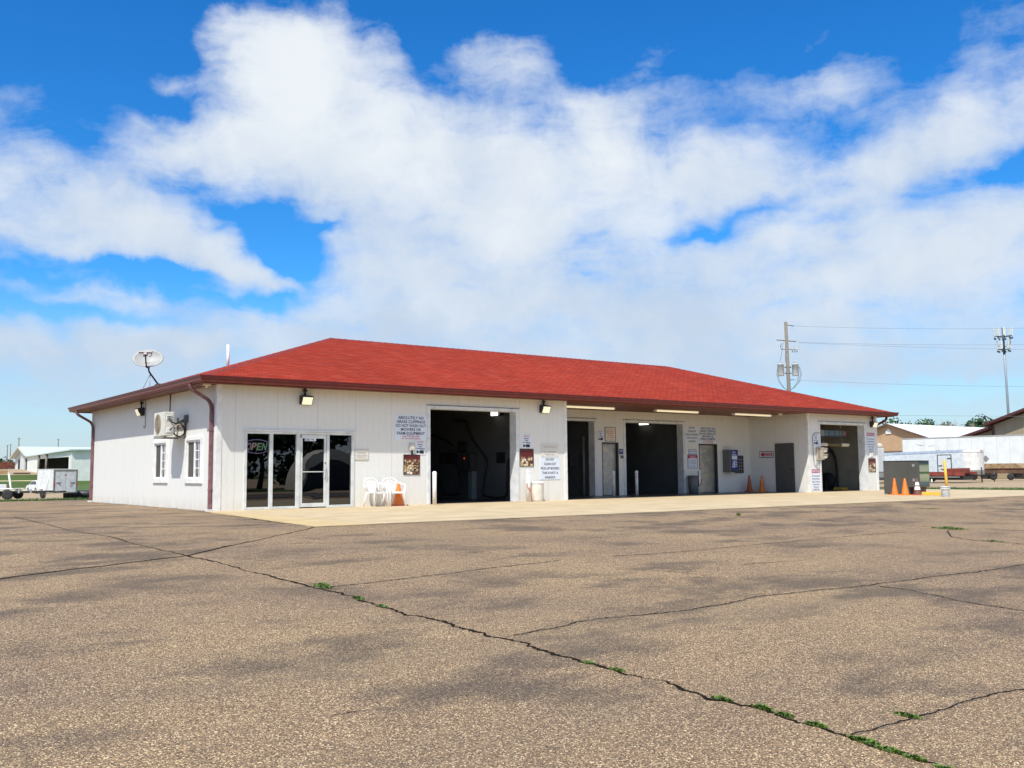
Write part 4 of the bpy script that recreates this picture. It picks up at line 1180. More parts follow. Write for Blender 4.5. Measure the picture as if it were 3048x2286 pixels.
MB().box(-.2, .2, -.435, -.4205, .03, .085).build('coin_tray', BLACK, cm)
gh = thing('barred_hatch', 'dark barred hatch in the wall right of the change machine', 'hatch', (25.12, RD - .002, .87))
MB().box(-.25, .25, -.02, 0, 0, .73).build('backing', BLACK, gh)
e = MB()
for a in ((-.28, -.25, -.03, .76), (.25, .28, -.03, .76), (-.25, .25, .73, .76), (-.25, .25, -.03, 0)): e.box(a[0], a[1], -.035, 0, a[2], a[3])
e.build('frame', DARK, gh)
e = MB()
for k in range(1, 5): e.box(-.25, .25, -.032, -.021, .73 * k / 5 - .012, .73 * k / 5 + .012)
for k in range(1, 4): e.box(-.25 + .5 * k / 4 - .01, -.25 + .5 * k / 4 + .01, -.04, -.0325, 0, .73)
e.build('bars', STEEL, gh)

# neon OPEN sign behind the first storefront light
t = thing('open_sign', 'lit oval OPEN sign hanging behind the leftmost storefront glass', 'neon sign', (1.20, .16, 1.74))
rg = MB(); ov = []
for k in range(41): a = 2 * PI * k / 40; ov.append((.40 * math.cos(a), 0, .19 * math.sin(a)))
rg.tube(ov, .011, 6, caps=False).build('ring', M('neon_violet', (.55, .50, 1.0), .3, emit=2.6), t)
for s_, x, col in (('O', -.23, (.80, .62, 1.0)), ('P', -.08, (.95, .85, .78)), ('E', .07, (.55, .90, .62)), ('N', .22, (.50, .92, .68))):
    mb = MB(); write(mb, s_, x, 0, .20, .13, y=0); v2 = [(p[0] + p[2] * .22, p[1], p[2]) for p in mb.v]; mb.v = v2
    o = mb.build('neon_letter', M('neon_letter_%s' % s_, col, .3, emit=2.2), t); sdm = o.modifiers.new('solid', 'SOLIDIFY'); sdm.thickness = .012
MB().box(-.42, .42, .02, .03, -.21, .21).build('backing', M('smoked_panel', (.03, .03, .05), .3), t)

# ------------------------------------------------------------------ inside the bays
t = thing('bay_light', 'small bright flood light high inside the first bay', 'light', (10.895, 1.98, 2.97), 0)
MB().box(-.16, 0, -.24, .13, 0, .20).build('housing', BLACK, t, bevel=.01); MB().box(-.22, -.161, -.10, .24, .0, .17).build('lens', LAMPW, t)
t = thing('bay_light', 'small bright flood light high inside the recessed middle bay', 'light', (21.845, 5.68, 3.06), 0)
MB().box(-.12, 0, -.35, .25, 0, .18).build('housing', BLACK, t, bevel=.01); MB().box(-.18, -.121, -.25, .30, .0, .13).build('lens', LAMPW, t)
t = thing('wash_console', 'wash control box with a red lamp on a pale pedestal in the first bay', 'control box', (10.895, 3.72, 0))
MB().box(-.28, 0, -.30, .30, 1.10, 1.63).build('case', DARK, t, bevel=.01); MB().box(-.20, 0, -.26, -.02, .003, 1.09).build('pedestal', M('pedestal_grey', (.22, .25, .25), .5), t)
MB().lathe([(.035, 0), (.035, .02), (.0, .03)], (0, 0, 0), 10).build('lamp', M('red_lamp', (.9, .08, .03), .3, emit=.35), t, (-.28, .1, 1.49), rot=(0, -PI / 2, 0))
MB().box(-.35, 0, -.32, .28, 1.02, 1.095).build('shelf', DARK, t)
t = thing('notice_sign', 'dark notice panel on the side wall of the first bay', 'sign', (10.895, 1.92, 1.48)); MB().box(-.02, 0, -.25, .25, -.19, .19).build('panel', BLACK, t); MB().box(-.024, -.0205, -.2, .2, .08, .12).build('lettering_band', INKN, t)
for y, z, lab in ((5.6, 1.52, 'farther dark frame on the side wall of the first bay'), (5.0, 1.51, 'dark frame nearest the control box in the first bay'), (4.35, 1.92, 'upper dark frame above the control box in the first bay')):
    t = thing('dark_frame', lab, 'frame', (10.895, y, z)); MB().box(-.04, 0, -.27, .27, -.2, .2).build('panel', BLACK, t); MB().box(-.046, -.0405, -.2, .2, -.14, .14).build('print', DARK, t)
hx = lambda l: [(10.78, y, z) for y, z in l]


def hose(name, label, pts, r=.03):
    P = [Vector(p) for p in pts]; out = []
    for i in range(len(P) - 1):
        p0, p1, p2, p3 = P[max(i - 1, 0)], P[i], P[i + 1], P[min(i + 2, len(P) - 1)]
        for k in range(5):
            u = k / 5; out.append(.5 * ((2 * p1) + (p2 - p0) * u + (2 * p0 - 5 * p1 + 4 * p2 - p3) * u * u + (3 * p1 - p0 - 3 * p2 + p3) * u ** 3))
    out.append(P[-1])
    return tag(MB().tube(out, r, 7).build(name, RUBBER), label, 'hose')


hose('pressure_hose', 'black pressure hose falling from a boom in the first bay', hx([(4.75, 2.89), (3.99, 2.85), (3.82, 2.6), (3.54, 2.17), (3.1, 1.84), (2.69, 1.47), (2.64, 1.31), (2.72, 0.98), (2.84, 0.53), (2.81, 0.15), (1.59, 0.13), (1.44, 0.64), (1.4, 1.19), (1.34, 1.4), (1.22, 1.39)]), .035)
hose('pressure_hose', 'second black hose looping along the floor deep in the first bay', hx([(6.62, 2.52), (5.01, 2.08), (4.84, 1.79), (4.63, 1.29), (4.29, 0.75), (4.3, 0.33), (4.55, 0.17), (5.32, 0.21), (5.54, 0.63), (5.76, 0.97), (5.98, 1.04)]), .03)
t = thing('wash_console', 'dark wash control box on the wall of the half hidden recessed bay', 'control box', (16.595, 4.78, 0))
MB().box(-.25, 0, -.2, .2, 1.16, 1.6).build('case', DARK, t, bevel=.01); MB().lathe([(.03, 0), (.03, .02), (0, .03)], (0, 0, 0), 10).build('lamp', M('red_lamp', (.9, .08, .03), .3), t, (-.25, .05, 1.5), rot=(0, -PI / 2, 0))
tag(MB().tube([(16.53, 3.95, .02), (16.53, 3.95, 2.4)], .05, 10).build('standpipe', M('grey_pipe', (.28, .27, .24), .5)), 'grey standpipe on the wall of the half hidden recessed bay', 'pipe')
hose('wash_arch_hose', 'thick black arched hose on the wall inside the far bay', [(30.6, 3.0, 2.08), (30.6, 2.75, 2.12), (30.6, 2.4, 2.04), (30.6, 2.12, 1.85), (30.6, 1.95, 1.6), (30.6, 1.88, 1.25), (30.6, 1.85, .7), (30.6, 1.83, .1)], .06)
t = thing('hose_reel', 'black floor hose reel inside the far bay', 'hose reel', (30.55, 2.35, .42)); MB().lathe([(.1, -.08), (.4, -.08), (.4, -.05), (.3, 0), (.4, .05), (.4, .08), (.1, .08)], (0, 0, 0), 22).build('drum', RUBBER, t, rot=(0, PI / 2, 0)); MB().box(-.12, .12, -.3, .3, -.42, -.36).box(-.12, -.09, -.03, .03, -.36, 0).build('stand', DARK, t)
t = thing('wheel_guide', 'low yellow wheel guide on the floor of the far bay', 'wheel guide', (30.4, 1.55, 0)); MB().prism([(-.3, 0), (.3, 0), (.22, .14), (-.22, .14)], -.2, .2, 'x').build('block', YELLOW, t, bevel=.02); MB().box(-.15, .15, -.2, .2, .14, .16).build('tread', DARK, t)
t = thing('menu_light_box', 'wide dark menu box with coloured panels hanging in the far bay mouth', 'sign', (28.45, .55, 2.60))
MB().box(-1.22, 1.22, -.02, .22, -.16, .16).build('case', BLACK, t, bevel=.01)
mb = MB(); xs = [(-.98, -.60, (.16, .14, .10)), (-.58, -.30, (.012, .06, .11)), (-.28, .18, (.01, .03, .05)), (.20, .48, (.012, .05, .09)), (.50, .72, (.01, .07, .03)), (.74, 1.06, (.14, .012, .015))]
for a, b, c in xs:
    o = MB().box(a, b, -.026, -.0205, -.13, .13).build('menu_panel', M('menu_panel_%d' % int((a + 2) * 100), c, .3, emit=.03), t)
    l2 = MB(); 
    for k in range(3): l2.box(a + .04, b - .04 - .03 * (k % 2), -.03, -.0265, .06 - k * .06, .075 - k * .06)
    l2.build('print', M('menu_print', (.25, .26, .26), .5), o)
e = MB()
for s_ in (-.8, .8): e.tube([(s_, .1, .16), (s_, .1, .78)], .012, 6)
e.tube([(-2.0, -.5, -.04), (-1.22, .05, -.04)], .02, 6).build('hanger', STEEL, t)
t = thing('clearance_bar', 'white tube hanging level across the far bay mouth with a yellow and black band', 'clearance bar', (28.35, .42, 2.08))
MB().tube([(-1.1, 0, 0), (1.1, 0, 0)], .075, 14).build('tube', M('cream_tube', (.72, .66, .52), .5), t)
e = MB()
for k in range(9): e.tube([(-.48 + k * .11, 0, 0), (-.425 + k * .11, 0, 0)], .079, 14)
e.each('black_band', BLACK, t); MB().tube([(-.53, 0, 0), (.53, 0, 0)], .077, 14).build('yellow_band', M('dull_yellow_band', (.22, .14, .03), .5), t)
e = MB()
for s_ in (-.7, .7): e.tube([(s_, 0, .07), (s_, .1, .36)], .006, 5)
e.each('chain', STEEL, t)

# signal box with lamps on the bay post
t = thing('signal_box', 'beige signal box with two hooded lamps on the left post of the far bay', 'signal', (26.62, -.002, 1.66))
MB().box(-.20, .0, -.09, 0, -.28, .28).box(.0, .12, -.22, 0, -.27, .27).build('case', M('beige_metal', (.42, .37, .30), .5), t, bevel=.01)
for z in (.14, -.12):
    lp = MB().lathe([(.085, 0), (.09, .10), (.06, .14), (0, .15)], (0, 0, 0), 14).build('lamp', M('pale_lamp', (.85, .82, .78), .3, emit=.1), t, (.05, -.22, z), rot=(PI / 2, 0, .4))
    MB().prism([(-.10, .0), (-.10, .09), (-.05, .11), (.05, .11), (.10, .09), (.10, .0), (.085, 0), (.085, .075), (-.085, .075), (-.085, 0)], 0, .17, 'z').build('hood', M('hood_brown', (.28, .23, .19), .5), lp)
MB().box(-.12, -.09, -.096, -.0905, -.22, .2).build('slot', DARK, t)
MB().tube([(-.1, -.03, -.28), (-.22, -.03, -.40), (-.18, -.03, -.62), (-.05, -.03, -.66), (.0, -.03, -.45), (.05, -.03, -.28)], .012, 6).tube([(-.38, -.02, -.35), (-.42, -.02, .7), (-.36, -.02, .84), (-.22, -.02, .90), (.15, -.02, .90)], .016, 6).tube([(-.38, -.02, -.35), (-.3, -.02, -.55), (-.15, -.03, -.5)], .012, 6).build('conduit', M('grey_conduit', (.3, .3, .3), .5), t)

# ------------------------------------------------------------------ bollards, bins, chairs, cones
BOLW = M('white_bollard_paint', (.80, .79, .74), .55, dirt=.25)
for i, (x, y, h, lab) in enumerate(((6.60, -.50, 1.02, 'white bollard at the left jamb of the first bay'), (10.32, -.36, 1.03, 'white bollard with a red hose at the right jamb of the first bay'), (17.05, 2.78, 1.0, 'white bollard in the shade in front of the weathered steel door'), (18.35, 2.80, 1.0, 'white bollard in the shade at the left jamb of the recessed middle bay'), (22.0, 2.75, 1.0, 'white bollard in the shade with a dark hook beside the galvanised door'))):
    t = thing('bollard', lab, 'bollard', (x, y, 0), 0, 'white bollards guarding the bays')
    MB().tube([(0, 0, 0), (0, 0, h - .06)], .062, 18).build('post', BOLW, t)
    MB().lathe([(.069, 0), (.070, .05), (.062, .085), (.035, .105), (0, .11)], (0, 0, h - .11), 18, caps=False).build('cap', WHITEP, t)
    if i == 1: MB().tube([(-.07, -.05, .62), (-.10, -.06, .5), (-.02, -.085, .42), (.03, -.09, .36), (.06, -.08, .5)], .012, 6).tube([(.03, -.09, .38), (.05, -.085, .2), (.07, -.07, .02)], .012, 6).build('hose_end', M('faded_red_hose', (.55, .10, .08), .6), t)
    if i == 4: MB().tube([(-.065, -.03, .95), (-.075, -.04, .3), (0, -.09, .38), (.08, -.07, .48), (.09, -.05, .6)], .016, 6).build('hook', BLACK, t)
t = thing('rubbish_bin', 'tall white cylindrical bin behind the bollard right of the first bay', 'bin', (10.75, -.30, 0)); MB().lathe([(.20, 0), (.21, .05), (.215, .55), (.21, .60)], (0, 0, 0), 24).build('drum', M('dirty_white_drum', (.72, .68, .60), .6, dirt=.3), t); MB().lathe([(.225, 0), (.225, .04), (.19, .07), (0, .08)], (0, 0, .58), 24).build('lid', WHITEP, t)
t = thing('rubbish_bin', 'dark grey bin in the shade beside the hooked bollard', 'bin', (21.80, 2.90, 0)); MB().lathe([(.19, 0), (.22, .72)], (0, 0, 0), 20).build('drum', M('grey_bin', (.16, .16, .155), .6), t); MB().lathe([(.235, 0), (.235, .04), (.2, .06), (0, .07)], (0, 0, .70), 20).build('lid', M('grey_bin_lid', (.13, .13, .13), .6), t)


def chair(loc, rz, label):
    t = thing('plastic_chair', label, 'chair', loc, rz, 'white plastic chairs by the storefront')
    CH = M('white_chair_plastic', (.86, .85, .82), .4, dirt=.05)
    MB().add([(-.23, -.25, .43), (.23, -.25, .43), (.20, .19, .40), (-.20, .19, .40), (-.23, -.25, .405), (.23, -.25, .405), (.20, .19, .375), (-.20, .19, .375)], [(0, 1, 2, 3), (4, 7, 6, 5), (0, 4, 5, 1), (1, 5, 6, 2), (2, 6, 7, 3), (3, 7, 4, 0)]).box(-.235, .235, -.262, -.245, .37, .425).build('seat', CH, t, bevel=.006)
    def strap(P, w, d):
        mb = MB(); P = [Vector(p) for p in P]
        for i, p in enumerate(P):
            t_ = (P[min(i + 1, len(P) - 1)] - P[max(i - 1, 0)]).normalized(); s_ = t_.cross(Vector((0, 1, 0)))
            s_ = s_.normalized() if s_.length > .1 else Vector((1, 0, 0)); u = t_.cross(s_).normalized()
            mb.v += [tuple(p + s_ * w + u * d), tuple(p - s_ * w + u * d), tuple(p - s_ * w - u * d), tuple(p + s_ * w - u * d)]
        for i in range(len(P) - 1):
            for j in range(4): a = i * 4 + j; b = i * 4 + (j + 1) % 4; mb.f.append((a, b, b + 4, a + 4)); mb.mi.append(0); mb.sm.append(False)
        n = len(P); mb.f += [(3, 2, 1, 0), (4 * n - 4, 4 * n - 3, 4 * n - 2, 4 * n - 1)]; mb.mi += [0, 0]; mb.sm += [False, False]
        return mb
    bk = [(-.23, .16, .46), (-.26, .21, .60), (-.24, .25, .72), (-.16, .28, .80), (0, .29, .83), (.16, .28, .80), (.24, .25, .72), (.26, .21, .60), (.23, .16, .46)]
    bo = MB().tube(bk, .021, 8).build('backrest', CH, t)
    for k in range(7):
        u = (k - 3) / 3; strap([(u * .13, .185, .40), (u * .16, .225, .56), (u * .19, .262, .70), (u * .20, .275, .79 - abs(u) * .08)], .014, .006).build('back_slat', CH, bo)
    for s_ in (-1, 1):
        strap([(s_ * .25, .23, .68), (s_ * .27, .10, .655), (s_ * .275, -.10, .64), (s_ * .265, -.23, .63), (s_ * .25, -.265, .58)], .022, .012).build('armrest', CH, t, bevel=.005)
        f = MB().tube([(s_ * .245, -.265, .61), (s_ * .235, -.255, .42), (s_ * .255, -.275, 0)], [.026, .034, .027], 8).build('leg', CH, t)
        MB().tube([(s_ * .20, .18, .40), (s_ * .235, .26, .0)], [.03, .022], 8).build('leg', CH, t)


chair((4.62, -.42, 0), R_(8), 'left white plastic armchair by the storefront')
chair((5.22, -.42, 0), R_(-3), 'right white plastic armchair next to the orange cone')


def cone(loc, rz, label, h, mt, bands=None, r=.145, base=None):
    t = thing('traffic_cone', label, 'traffic cone', loc, rz, 'traffic cones around the car wash')
    q = r + .05
    MB().prism([(-q, -q + .03), (-q + .03, -q), (q - .03, -q), (q, -q + .03), (q, q - .03), (q - .03, q), (-q + .03, q), (-q, q - .03)], 0, .03, 'z').build('base', base or mt, t, bevel=.006)
    MB().lathe([(r, .03), (r - .01, .06), (.035, h - .03), (.028, h), (.0, h + .002)], (0, 0, 0), 22, caps=False).build('body', mt, t)
    for z0, z1 in bands or ():
        f = lambda z: (r - .01) + (.035 - (r - .01)) * (z - .06) / (h - .09) + .003
        MB().lathe([(f(z0), z0), (f(z1), z1)], (0, 0, 0), 22, caps=False).build('white_band', WHITEP, t)
    return t


cone((5.48, -.26, 0), .3, 'orange cone behind the right white chair', .68, ORANGE, r=.17, base=M('red_cone_base', (.50, .08, .02), .6))
ORD = M('old_orange_plastic', (.42, .10, .03), .6, dirt=.5, dirtcol=(.12, .05, .03))
cone((26.05 - .75, 2.75, 0), .1, 'left faded dark orange cone in the shaded corner of the recess', .76, ORD)
cone((26.05 - .45, 2.30, 0), .2, 'right faded dark orange cone in the shaded corner of the recess', .72, ORANGE)
cone((24.20, -5.02, 0), .0, 'left plain orange cone before the grey cabinet', .62, ORANGE, r=.125)
cone((23.90, -5.62, 0), .15, 'taller plain orange cone in the middle before the grey cabinet', .62, ORANGE, r=.14)
cone((24.25, -5.90, 0), .1, 'dark cone with two white bands at the corner of the grey cabinet', .62, M('dark_cone', (.16, .07, .06), .7), [(.20, .32), (.36, .48)], base=M('red_cone_base', (.50, .08, .02), .6))

# grey equipment cabinet on the apron
cb = thing('equipment_cabinet', 'dark grey metal cabinet with a shiny front standing on the concrete apron', 'cabinet', (24.68, -5.70, 0))
CBM = M('cabinet_dark_paint', (.085, .085, .078), .42, var=.12, scale=1.5)
MB().box(.0, .78, .40, 1.42, .03, 1.27).build('body', CBM, cb, bevel=.012)
MB().box(.0, .80, .0, .398, .28, 1.268).build('front_hood', CBM, cb, bevel=.012)
pn = NT('painted_reflection_bands'); ob = pn.obj(); z_ = pn.N('SeparateXYZ', Vector=ob).outputs[2]; nz = pn.noise(ob, 6, 5, .7)
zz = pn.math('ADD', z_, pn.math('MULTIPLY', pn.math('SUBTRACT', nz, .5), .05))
c_ = pn.ramp(pn.math('DIVIDE', zz, 1.3), [(0, (.10, .12, .12)), (.36, (.09, .15, .17)), (.40, (.30, .34, .20)), (.57, (.45, .45, .30)), (.60, (.12, .20, .08)), (.655, (.03, .10, .03)), (.67, (.40, .42, .28)), (.83, (.34, .36, .25)), (.87, (.08, .15, .07)), (.90, (.03, .06, .08)), (.97, (.025, .05, .09))])  # bands of reflected grass and gravel painted into the panel's colour
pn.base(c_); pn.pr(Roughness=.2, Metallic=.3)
MB().box(.12, .78, -.006, -.0005, .36, 1.24).build('reflection_panel', pn.m, cb)
MB().box(.20, .60, .05, .395, .03, .279).build('pedestal', M('dark_red_pedestal', (.10, .03, .03), .6), cb)
MB().box(.05, .75, .5, 1.3, -.005, .03).build('foot', BLACK, cb)
for z in (.55, 1.10): MB().box(-.006, -.0005, .12, .22, z - .05, z + .05).build('hinge_plate', STEEL, cb)
MB().box(-.02, .82, -.03, 1.44, 1.272, 1.285).build('lid', CBM, cb, bevel=.004)
t = thing('yellow_post', 'slightly leaning yellow steel post behind the white bucket', 'post', (24.45, -6.95, 0)); p_ = MB().tube([(0, 0, 0), (-.055, .035, 1.26)], .05, 12).build('shaft', YELLOW, t); MB().lathe([(.05, 0), (.03, .02), (0, .024)], (-.055, .035, 1.258), 12, caps=False).build('cap', YELLOW, t); MB().lathe([(.11, 0), (.11, .02), (.06, .025)], (0, 0, 0), 12).build('flange', YELLOW, t)
t = thing('wheel_stop', 'low yellow wheel stop on the apron between cabinet and bucket', 'wheel stop', (24.3, -6.55, 0), R_(-4)); MB().prism([(-.09, 0), (.09, 0), (.06, .12), (-.06, .12)], -.55, .5, 'y').build('block', YELLOW, t, bevel=.012); MB().box(-.02, .02, -.3, -.26, .12, .126).build('bolt', DARK, t)
t = thing('bucket', 'white plastic bucket standing before the yellow post', 'bucket', (22.85, -7.75, 0)); MB().lathe([(.125, .0), (.15, .33), (.158, .335), (.158, .36), (.146, .36), (.12, .02), (0, .02)], (0, 0, 0), 26, caps=False).lathe([(.153, .26), (.166, .265), (.166, .29), (.153, .295)], (0, 0, 0), 26, caps=False).build('pail', M('white_bucket', (.66, .68, .68), .4, dirt=.2), t)
MB().lathe([(.140, .03), (.141, .12)], (0, 0, 0), 26, caps=False).build('label_band', M('grey_band', (.42, .44, .45), .5), t); MB().tube([(.16 * math.cos(a), .03 - .16 * math.sin(a) * .25, .28 - .16 * math.sin(a)) for a in [PI * k / 12 for k in range(13)]], .004, 5).build('handle', STEEL, t)

# ------------------------------------------------------------------ weeds and grass


def weed_mesh(n, r, h, seed):
    rnd = random.Random(seed); mb = MB()
    for i in range(n):
        a = rnd.uniform(0, 2 * PI); rr = r * rnd.random() ** .7; x, y = rr * math.cos(a) * .3, rr * math.sin(a)
        k = rnd.uniform(.5, 1.0) * h * (1.1 - rr / r * .5); w = rnd.uniform(.006, .013); b = rnd.uniform(0, 2 * PI); lean = rnd.uniform(.2, .9) * k
        dx_, dy_ = math.cos(b), math.sin(b); px, py = -dy_ * w, dx_ * w
        mb.add([(x - px * .4, y - py * .4, 0), (x + px * .4, y + py * .4, 0), (x + px + dx_ * lean * .5, y + py + dy_ * lean * .5, k * .65), (x - px + dx_ * lean * .5, y - py + dy_ * lean * .5, k * .65), (x + dx_ * lean, y + dy_ * lean, k)], [(0, 1, 2, 3), (3, 2, 4)])
    return mb


WD = [((-4.50, -15.86), .22, .12, 130, 'weed tuft on the diagonal crack where a side crack branches toward the slab'), ((-4.56, -16.8), .11, .10, 60, 'small weed tuft alone on the main crack below the branching tuft'), ((-4.58, -17.31), .10, .06, 45, 'very small flat weed on the main crack, third from the slab'),
      ((-4.53, -20.2), .10, .045, 60, 'flat olive weed on the main crack just past the middle'), ((-4.51, -20.47), .10, .05, 70, 'low weed tuft on the main crack after the flat olive one'), ((-4.51, -21.4), .09, .06, 90, 'weed tuft starting the green run on the main crack'), ((-4.47, -21.67), .09, .07, 90, 'second weed tuft of the green run on the main crack'),
      ((-4.48, -21.84), .08, .06, 80, 'dense low weed in the green run before the crack fork'), ((-4.50, -22.07), .08, .06, 80, 'weed tuft just above the fork of the near crack'), ((-4.54, -22.38), .11, .06, 130, 'dense weed right at the fork of the near crack'), ((-4.57, -22.55), .09, .06, 120, 'weed below the fork of the near crack'),
      ((-4.585, -22.70), .07, .06, 100, 'bright weed near the bottom end of the crack'), ((-4.60, -22.87), .08, .05, 90, 'weed nearest the camera at the end of the crack'), ((-3.9, -22.25), .10, .06, 100, 'weed on the short side crack right of the fork'),
      ((9.2, -15.35), .42, .16, 160, 'largest weed clump far right where two cracks meet'), ((8.43, -10.73), .10, .2, 30, 'thin upright weed on the crack near the slab edge'), ((15.13, -11.53), .4, .08, 70, 'dark flat weed patch near the slab edge on the right'), ((7.38, -17.12), .22, .08, 60, 'small weed on the curved crack at the right side'),
      ((3.2, -8.95), .3, .05, 50, 'tiny weeds in the slab edge before the first bay'), ((8.9, -9.02), .3, .06, 50, 'tiny weeds in the slab edge before the recess')]
for i, ((x, y), r, h, n, lab) in enumerate(WD):
    o = weed_mesh(int(n * 1.2), r * .9, h * .45, 40 + i).build('weed', WEED, None, (x, y, g(x, y) - .012)); tag(o, lab, 'weed', 'weeds growing in the pavement cracks')


def grass_strip(name, pts, n, h, seed):
    rnd = random.Random(seed); mb = MB()
    for i in range(n):
        x, y = pts(rnd); z = g(x, y) - .07; k = h * rnd.uniform(.4, 1.1); w = .012 + .012 * rnd.random(); b = rnd.uniform(0, PI); l = k * rnd.uniform(-.5, .5)
        c, s_ = math.cos(b) * w, math.sin(b) * w
        mb.add([(x - c, y - s_, z), (x + c, y + s_, z), (x + l * math.sin(b), y + l * math.cos(b), z + k)], [(0, 1, 2)])
    return struct(mb.build(name, GRASSM), 'stuff')


grass_strip('grass', lambda r: (34.75 + 2.9 * r.random() ** .8, r.uniform(-14, 16)), 9000, .16, 3)
grass_strip('grass', lambda r: (r.uniform(-12, 6), 16.95 + 3.2 * r.random() ** 1.5), 7000, .18, 4)

# ------------------------------------------------------------------ trees


def leaf_cluster(mb, c, rad, n, size, rnd):
    for i in range(n):
        d = Vector((rnd.gauss(0, 1), rnd.gauss(0, 1), rnd.gauss(0, 1))).normalized(); p = Vector(c) + Vector((d.x * rad[0], d.y * rad[1], d.z * rad[2])) * (rnd.random() ** .45)
        a = Vector((rnd.gauss(0, 1), rnd.gauss(0, 1), rnd.gauss(0, 1))).normalized(); b = a.cross(d)
        if b.length < .01: continue
        b.normalize(); s_ = size * rnd.uniform(.6, 1.3); a = a * s_; b = b * s_ * .7
        mb.add([p - a, p + b, p + a, p - b], [(0, 1, 2, 3)])


def tree(label, x, y, h, r, mat, seed, dens=900, size=.28, blobs=9, group='trees behind the metal buildings', bare=False, z=None, low=.45):
    rnd = random.Random(seed); z = g(x, y) - .1 if z is None else z
    t = thing('tree', label, 'tree', (x, y, z), 0, group)
    th = h * .42; tk = MB().tube([(0, 0, 0), (.05 * r, .03 * r, th * .5), (0, .06 * r, th), (.05 * r, 0, h * .75)], [.07 * h * .5, .055 * h * .5, .04 * h * .5, .012 * h], 8)
    cm_ = MB(); cen = []
    for k in range(blobs):
        a = 2 * PI * k / blobs + rnd.uniform(-.5, .5); q = r * rnd.uniform(.25, .75); zz = h * rnd.uniform(low, .86)
        cen.append((q * math.cos(a), q * math.sin(a), zz))
    cen.append((0, 0, h * .86))
    for c in cen:
        tk.tube([(0, 0, th * rnd.uniform(.7, 1.1)), (c[0] * .5, c[1] * .5, (th + c[2]) / 2), c], [.03 * h * .5, .02 * h * .5, .006 * h], 6)
        if bare:
            for k in range(26):
                d = Vector((rnd.gauss(0, 1), rnd.gauss(0, 1), rnd.gauss(.5, .8))).normalized() * r * rnd.uniform(.3, .6); e = Vector(c) + d
                cm_.tube([c, Vector(c) + d * .5 + Vector((0, 0, .1)), e], [.05, .03, .012], 4)
        else:
            q = r * rnd.uniform(.30, .52); leaf_cluster(cm_, c, (q, q, q * rnd.uniform(.6, .85)), int(dens / blobs), size, rnd)
    if bare: leaf_cluster(cm_, (0, 0, h * .6), (r, r, h * .25), 160, .2, rnd)
    tk.build('trunk', TWIG if bare else BARK, t); cm_.build('crown', TWIG if bare else mat, t)
    return t


for args in (('small rounded tree at the corner of the car wash, behind the tan barn', 144.5, 72.1, 9.3, 4.2, LEAF, 1), ('tallest tree of the row above the tan barn ridge', 151.4, 72.8, 10.8, 4.2, LEAF, 2), ('low spreading tree above the white barn roof, third from the left', 158.5, 73.0, 10.2, 4.6, LEAF2, 3), ('bushy tree in the middle of the row above the white roof', 159.0, 70.0, 10.8, 4.0, LEAF, 5), ('loose tree at the right end of the row above the white roof', 162.3, 68.4, 10.4, 3.2, LEAF, 6), ('tiny dark tree left of the row, against the eave', 150, 77.5, 9.4, 3.2, LEAF2, 8)):
    tree(*args)
tree('bare greyish tree above the white roof, right of the green row', 160.0, 66.4, 9.7, 3.8, TWIG, 11, bare=True)
tree('thin bare shrub tree between the bare tree and the dark green tree', 161.5, 63.2, 9.8, 1.7, TWIG, 12, bare=True, blobs=5)
tree('big dark green tree left of the brown trimmed building', 169.1, 65.3, 11.2, 4.1, LEAF2, 14, dens=1900, size=.3, blobs=12)
tree('second dark green crown close beside the big dark tree', 170.5, 62.3, 10.3, 3.2, LEAF2, 15, dens=1200, size=.3)
# far belt of woodland on the left
rnd = random.Random(5); fb = MB()
for i in range(70):
    x = -40 + i * 2.1 + rnd.uniform(-1, 1); y = 255 + rnd.uniform(-8, 8); h = rnd.uniform(2.2, 3.6); leaf_cluster(fb, (x, y, 2.4 + h * .55), (2.6, 2.6, h * .55), 90, .5, rnd)
struct(fb.build('far_woodland', LEAF2), 'stuff')

# ------------------------------------------------------------------ left background
fence = thing('wooden_fence', 'long red brown board fence beyond the gravel yard on the left', 'fence', (0, 0, 0))
for i in range(16):
    x0 = -22 + i * 3.0; mb = MB(); y = 174.5 - .3 * (x0 - 23) * .5; z = g(x0, y)
    for k in range(7): mb.box(x0 + .02, x0 + 2.98, y - .03, y + .03, z + .05 + k * .19, z + .05 + k * .19 + .155)
    mb.build('board_panel', WOODR, fence); MB().box(x0 - .08, x0 + .08, y + .031, y + .2, z - .2, z + 1.45).build('post', WOODR, fence)

sh = thing('farm_shed', 'pale metal farm shed with a gabled end and an open sided lean-to', 'shed', (0, 0, 0))
zb = 1.9
gp2 = [(156.0, zb - .5), (170, zb - .5), (170, 4.25), (163, 6.0), (156, 4.25)]
MB().prism(gp2, 23.5, 44, 'x').build('gable_block', mat_ribbed('shed_gable_siding', (.70, .74, .76), 1, .4, .02, .15), sh)
rfm = MB()
for s_ in (-1, 1):
    a = Vector((22.7, 163, 6.10)); b = Vector((22.7, 163 + s_ * 7.7, 4.17)); n_ = Vector((0, 0, .12)); e = Vector((22.5, 0, 0))
    rfm.add([a, b, b + e, a + e, a + n_, b + n_, b + e + n_, a + e + n_], [(0, 1, 2, 3), (4, 7, 6, 5), (0, 4, 5, 1), (1, 5, 6, 2), (2, 6, 7, 3), (3, 7, 4, 0)])
rfm.each('roof', ROOFS, sh)
bt = MB()
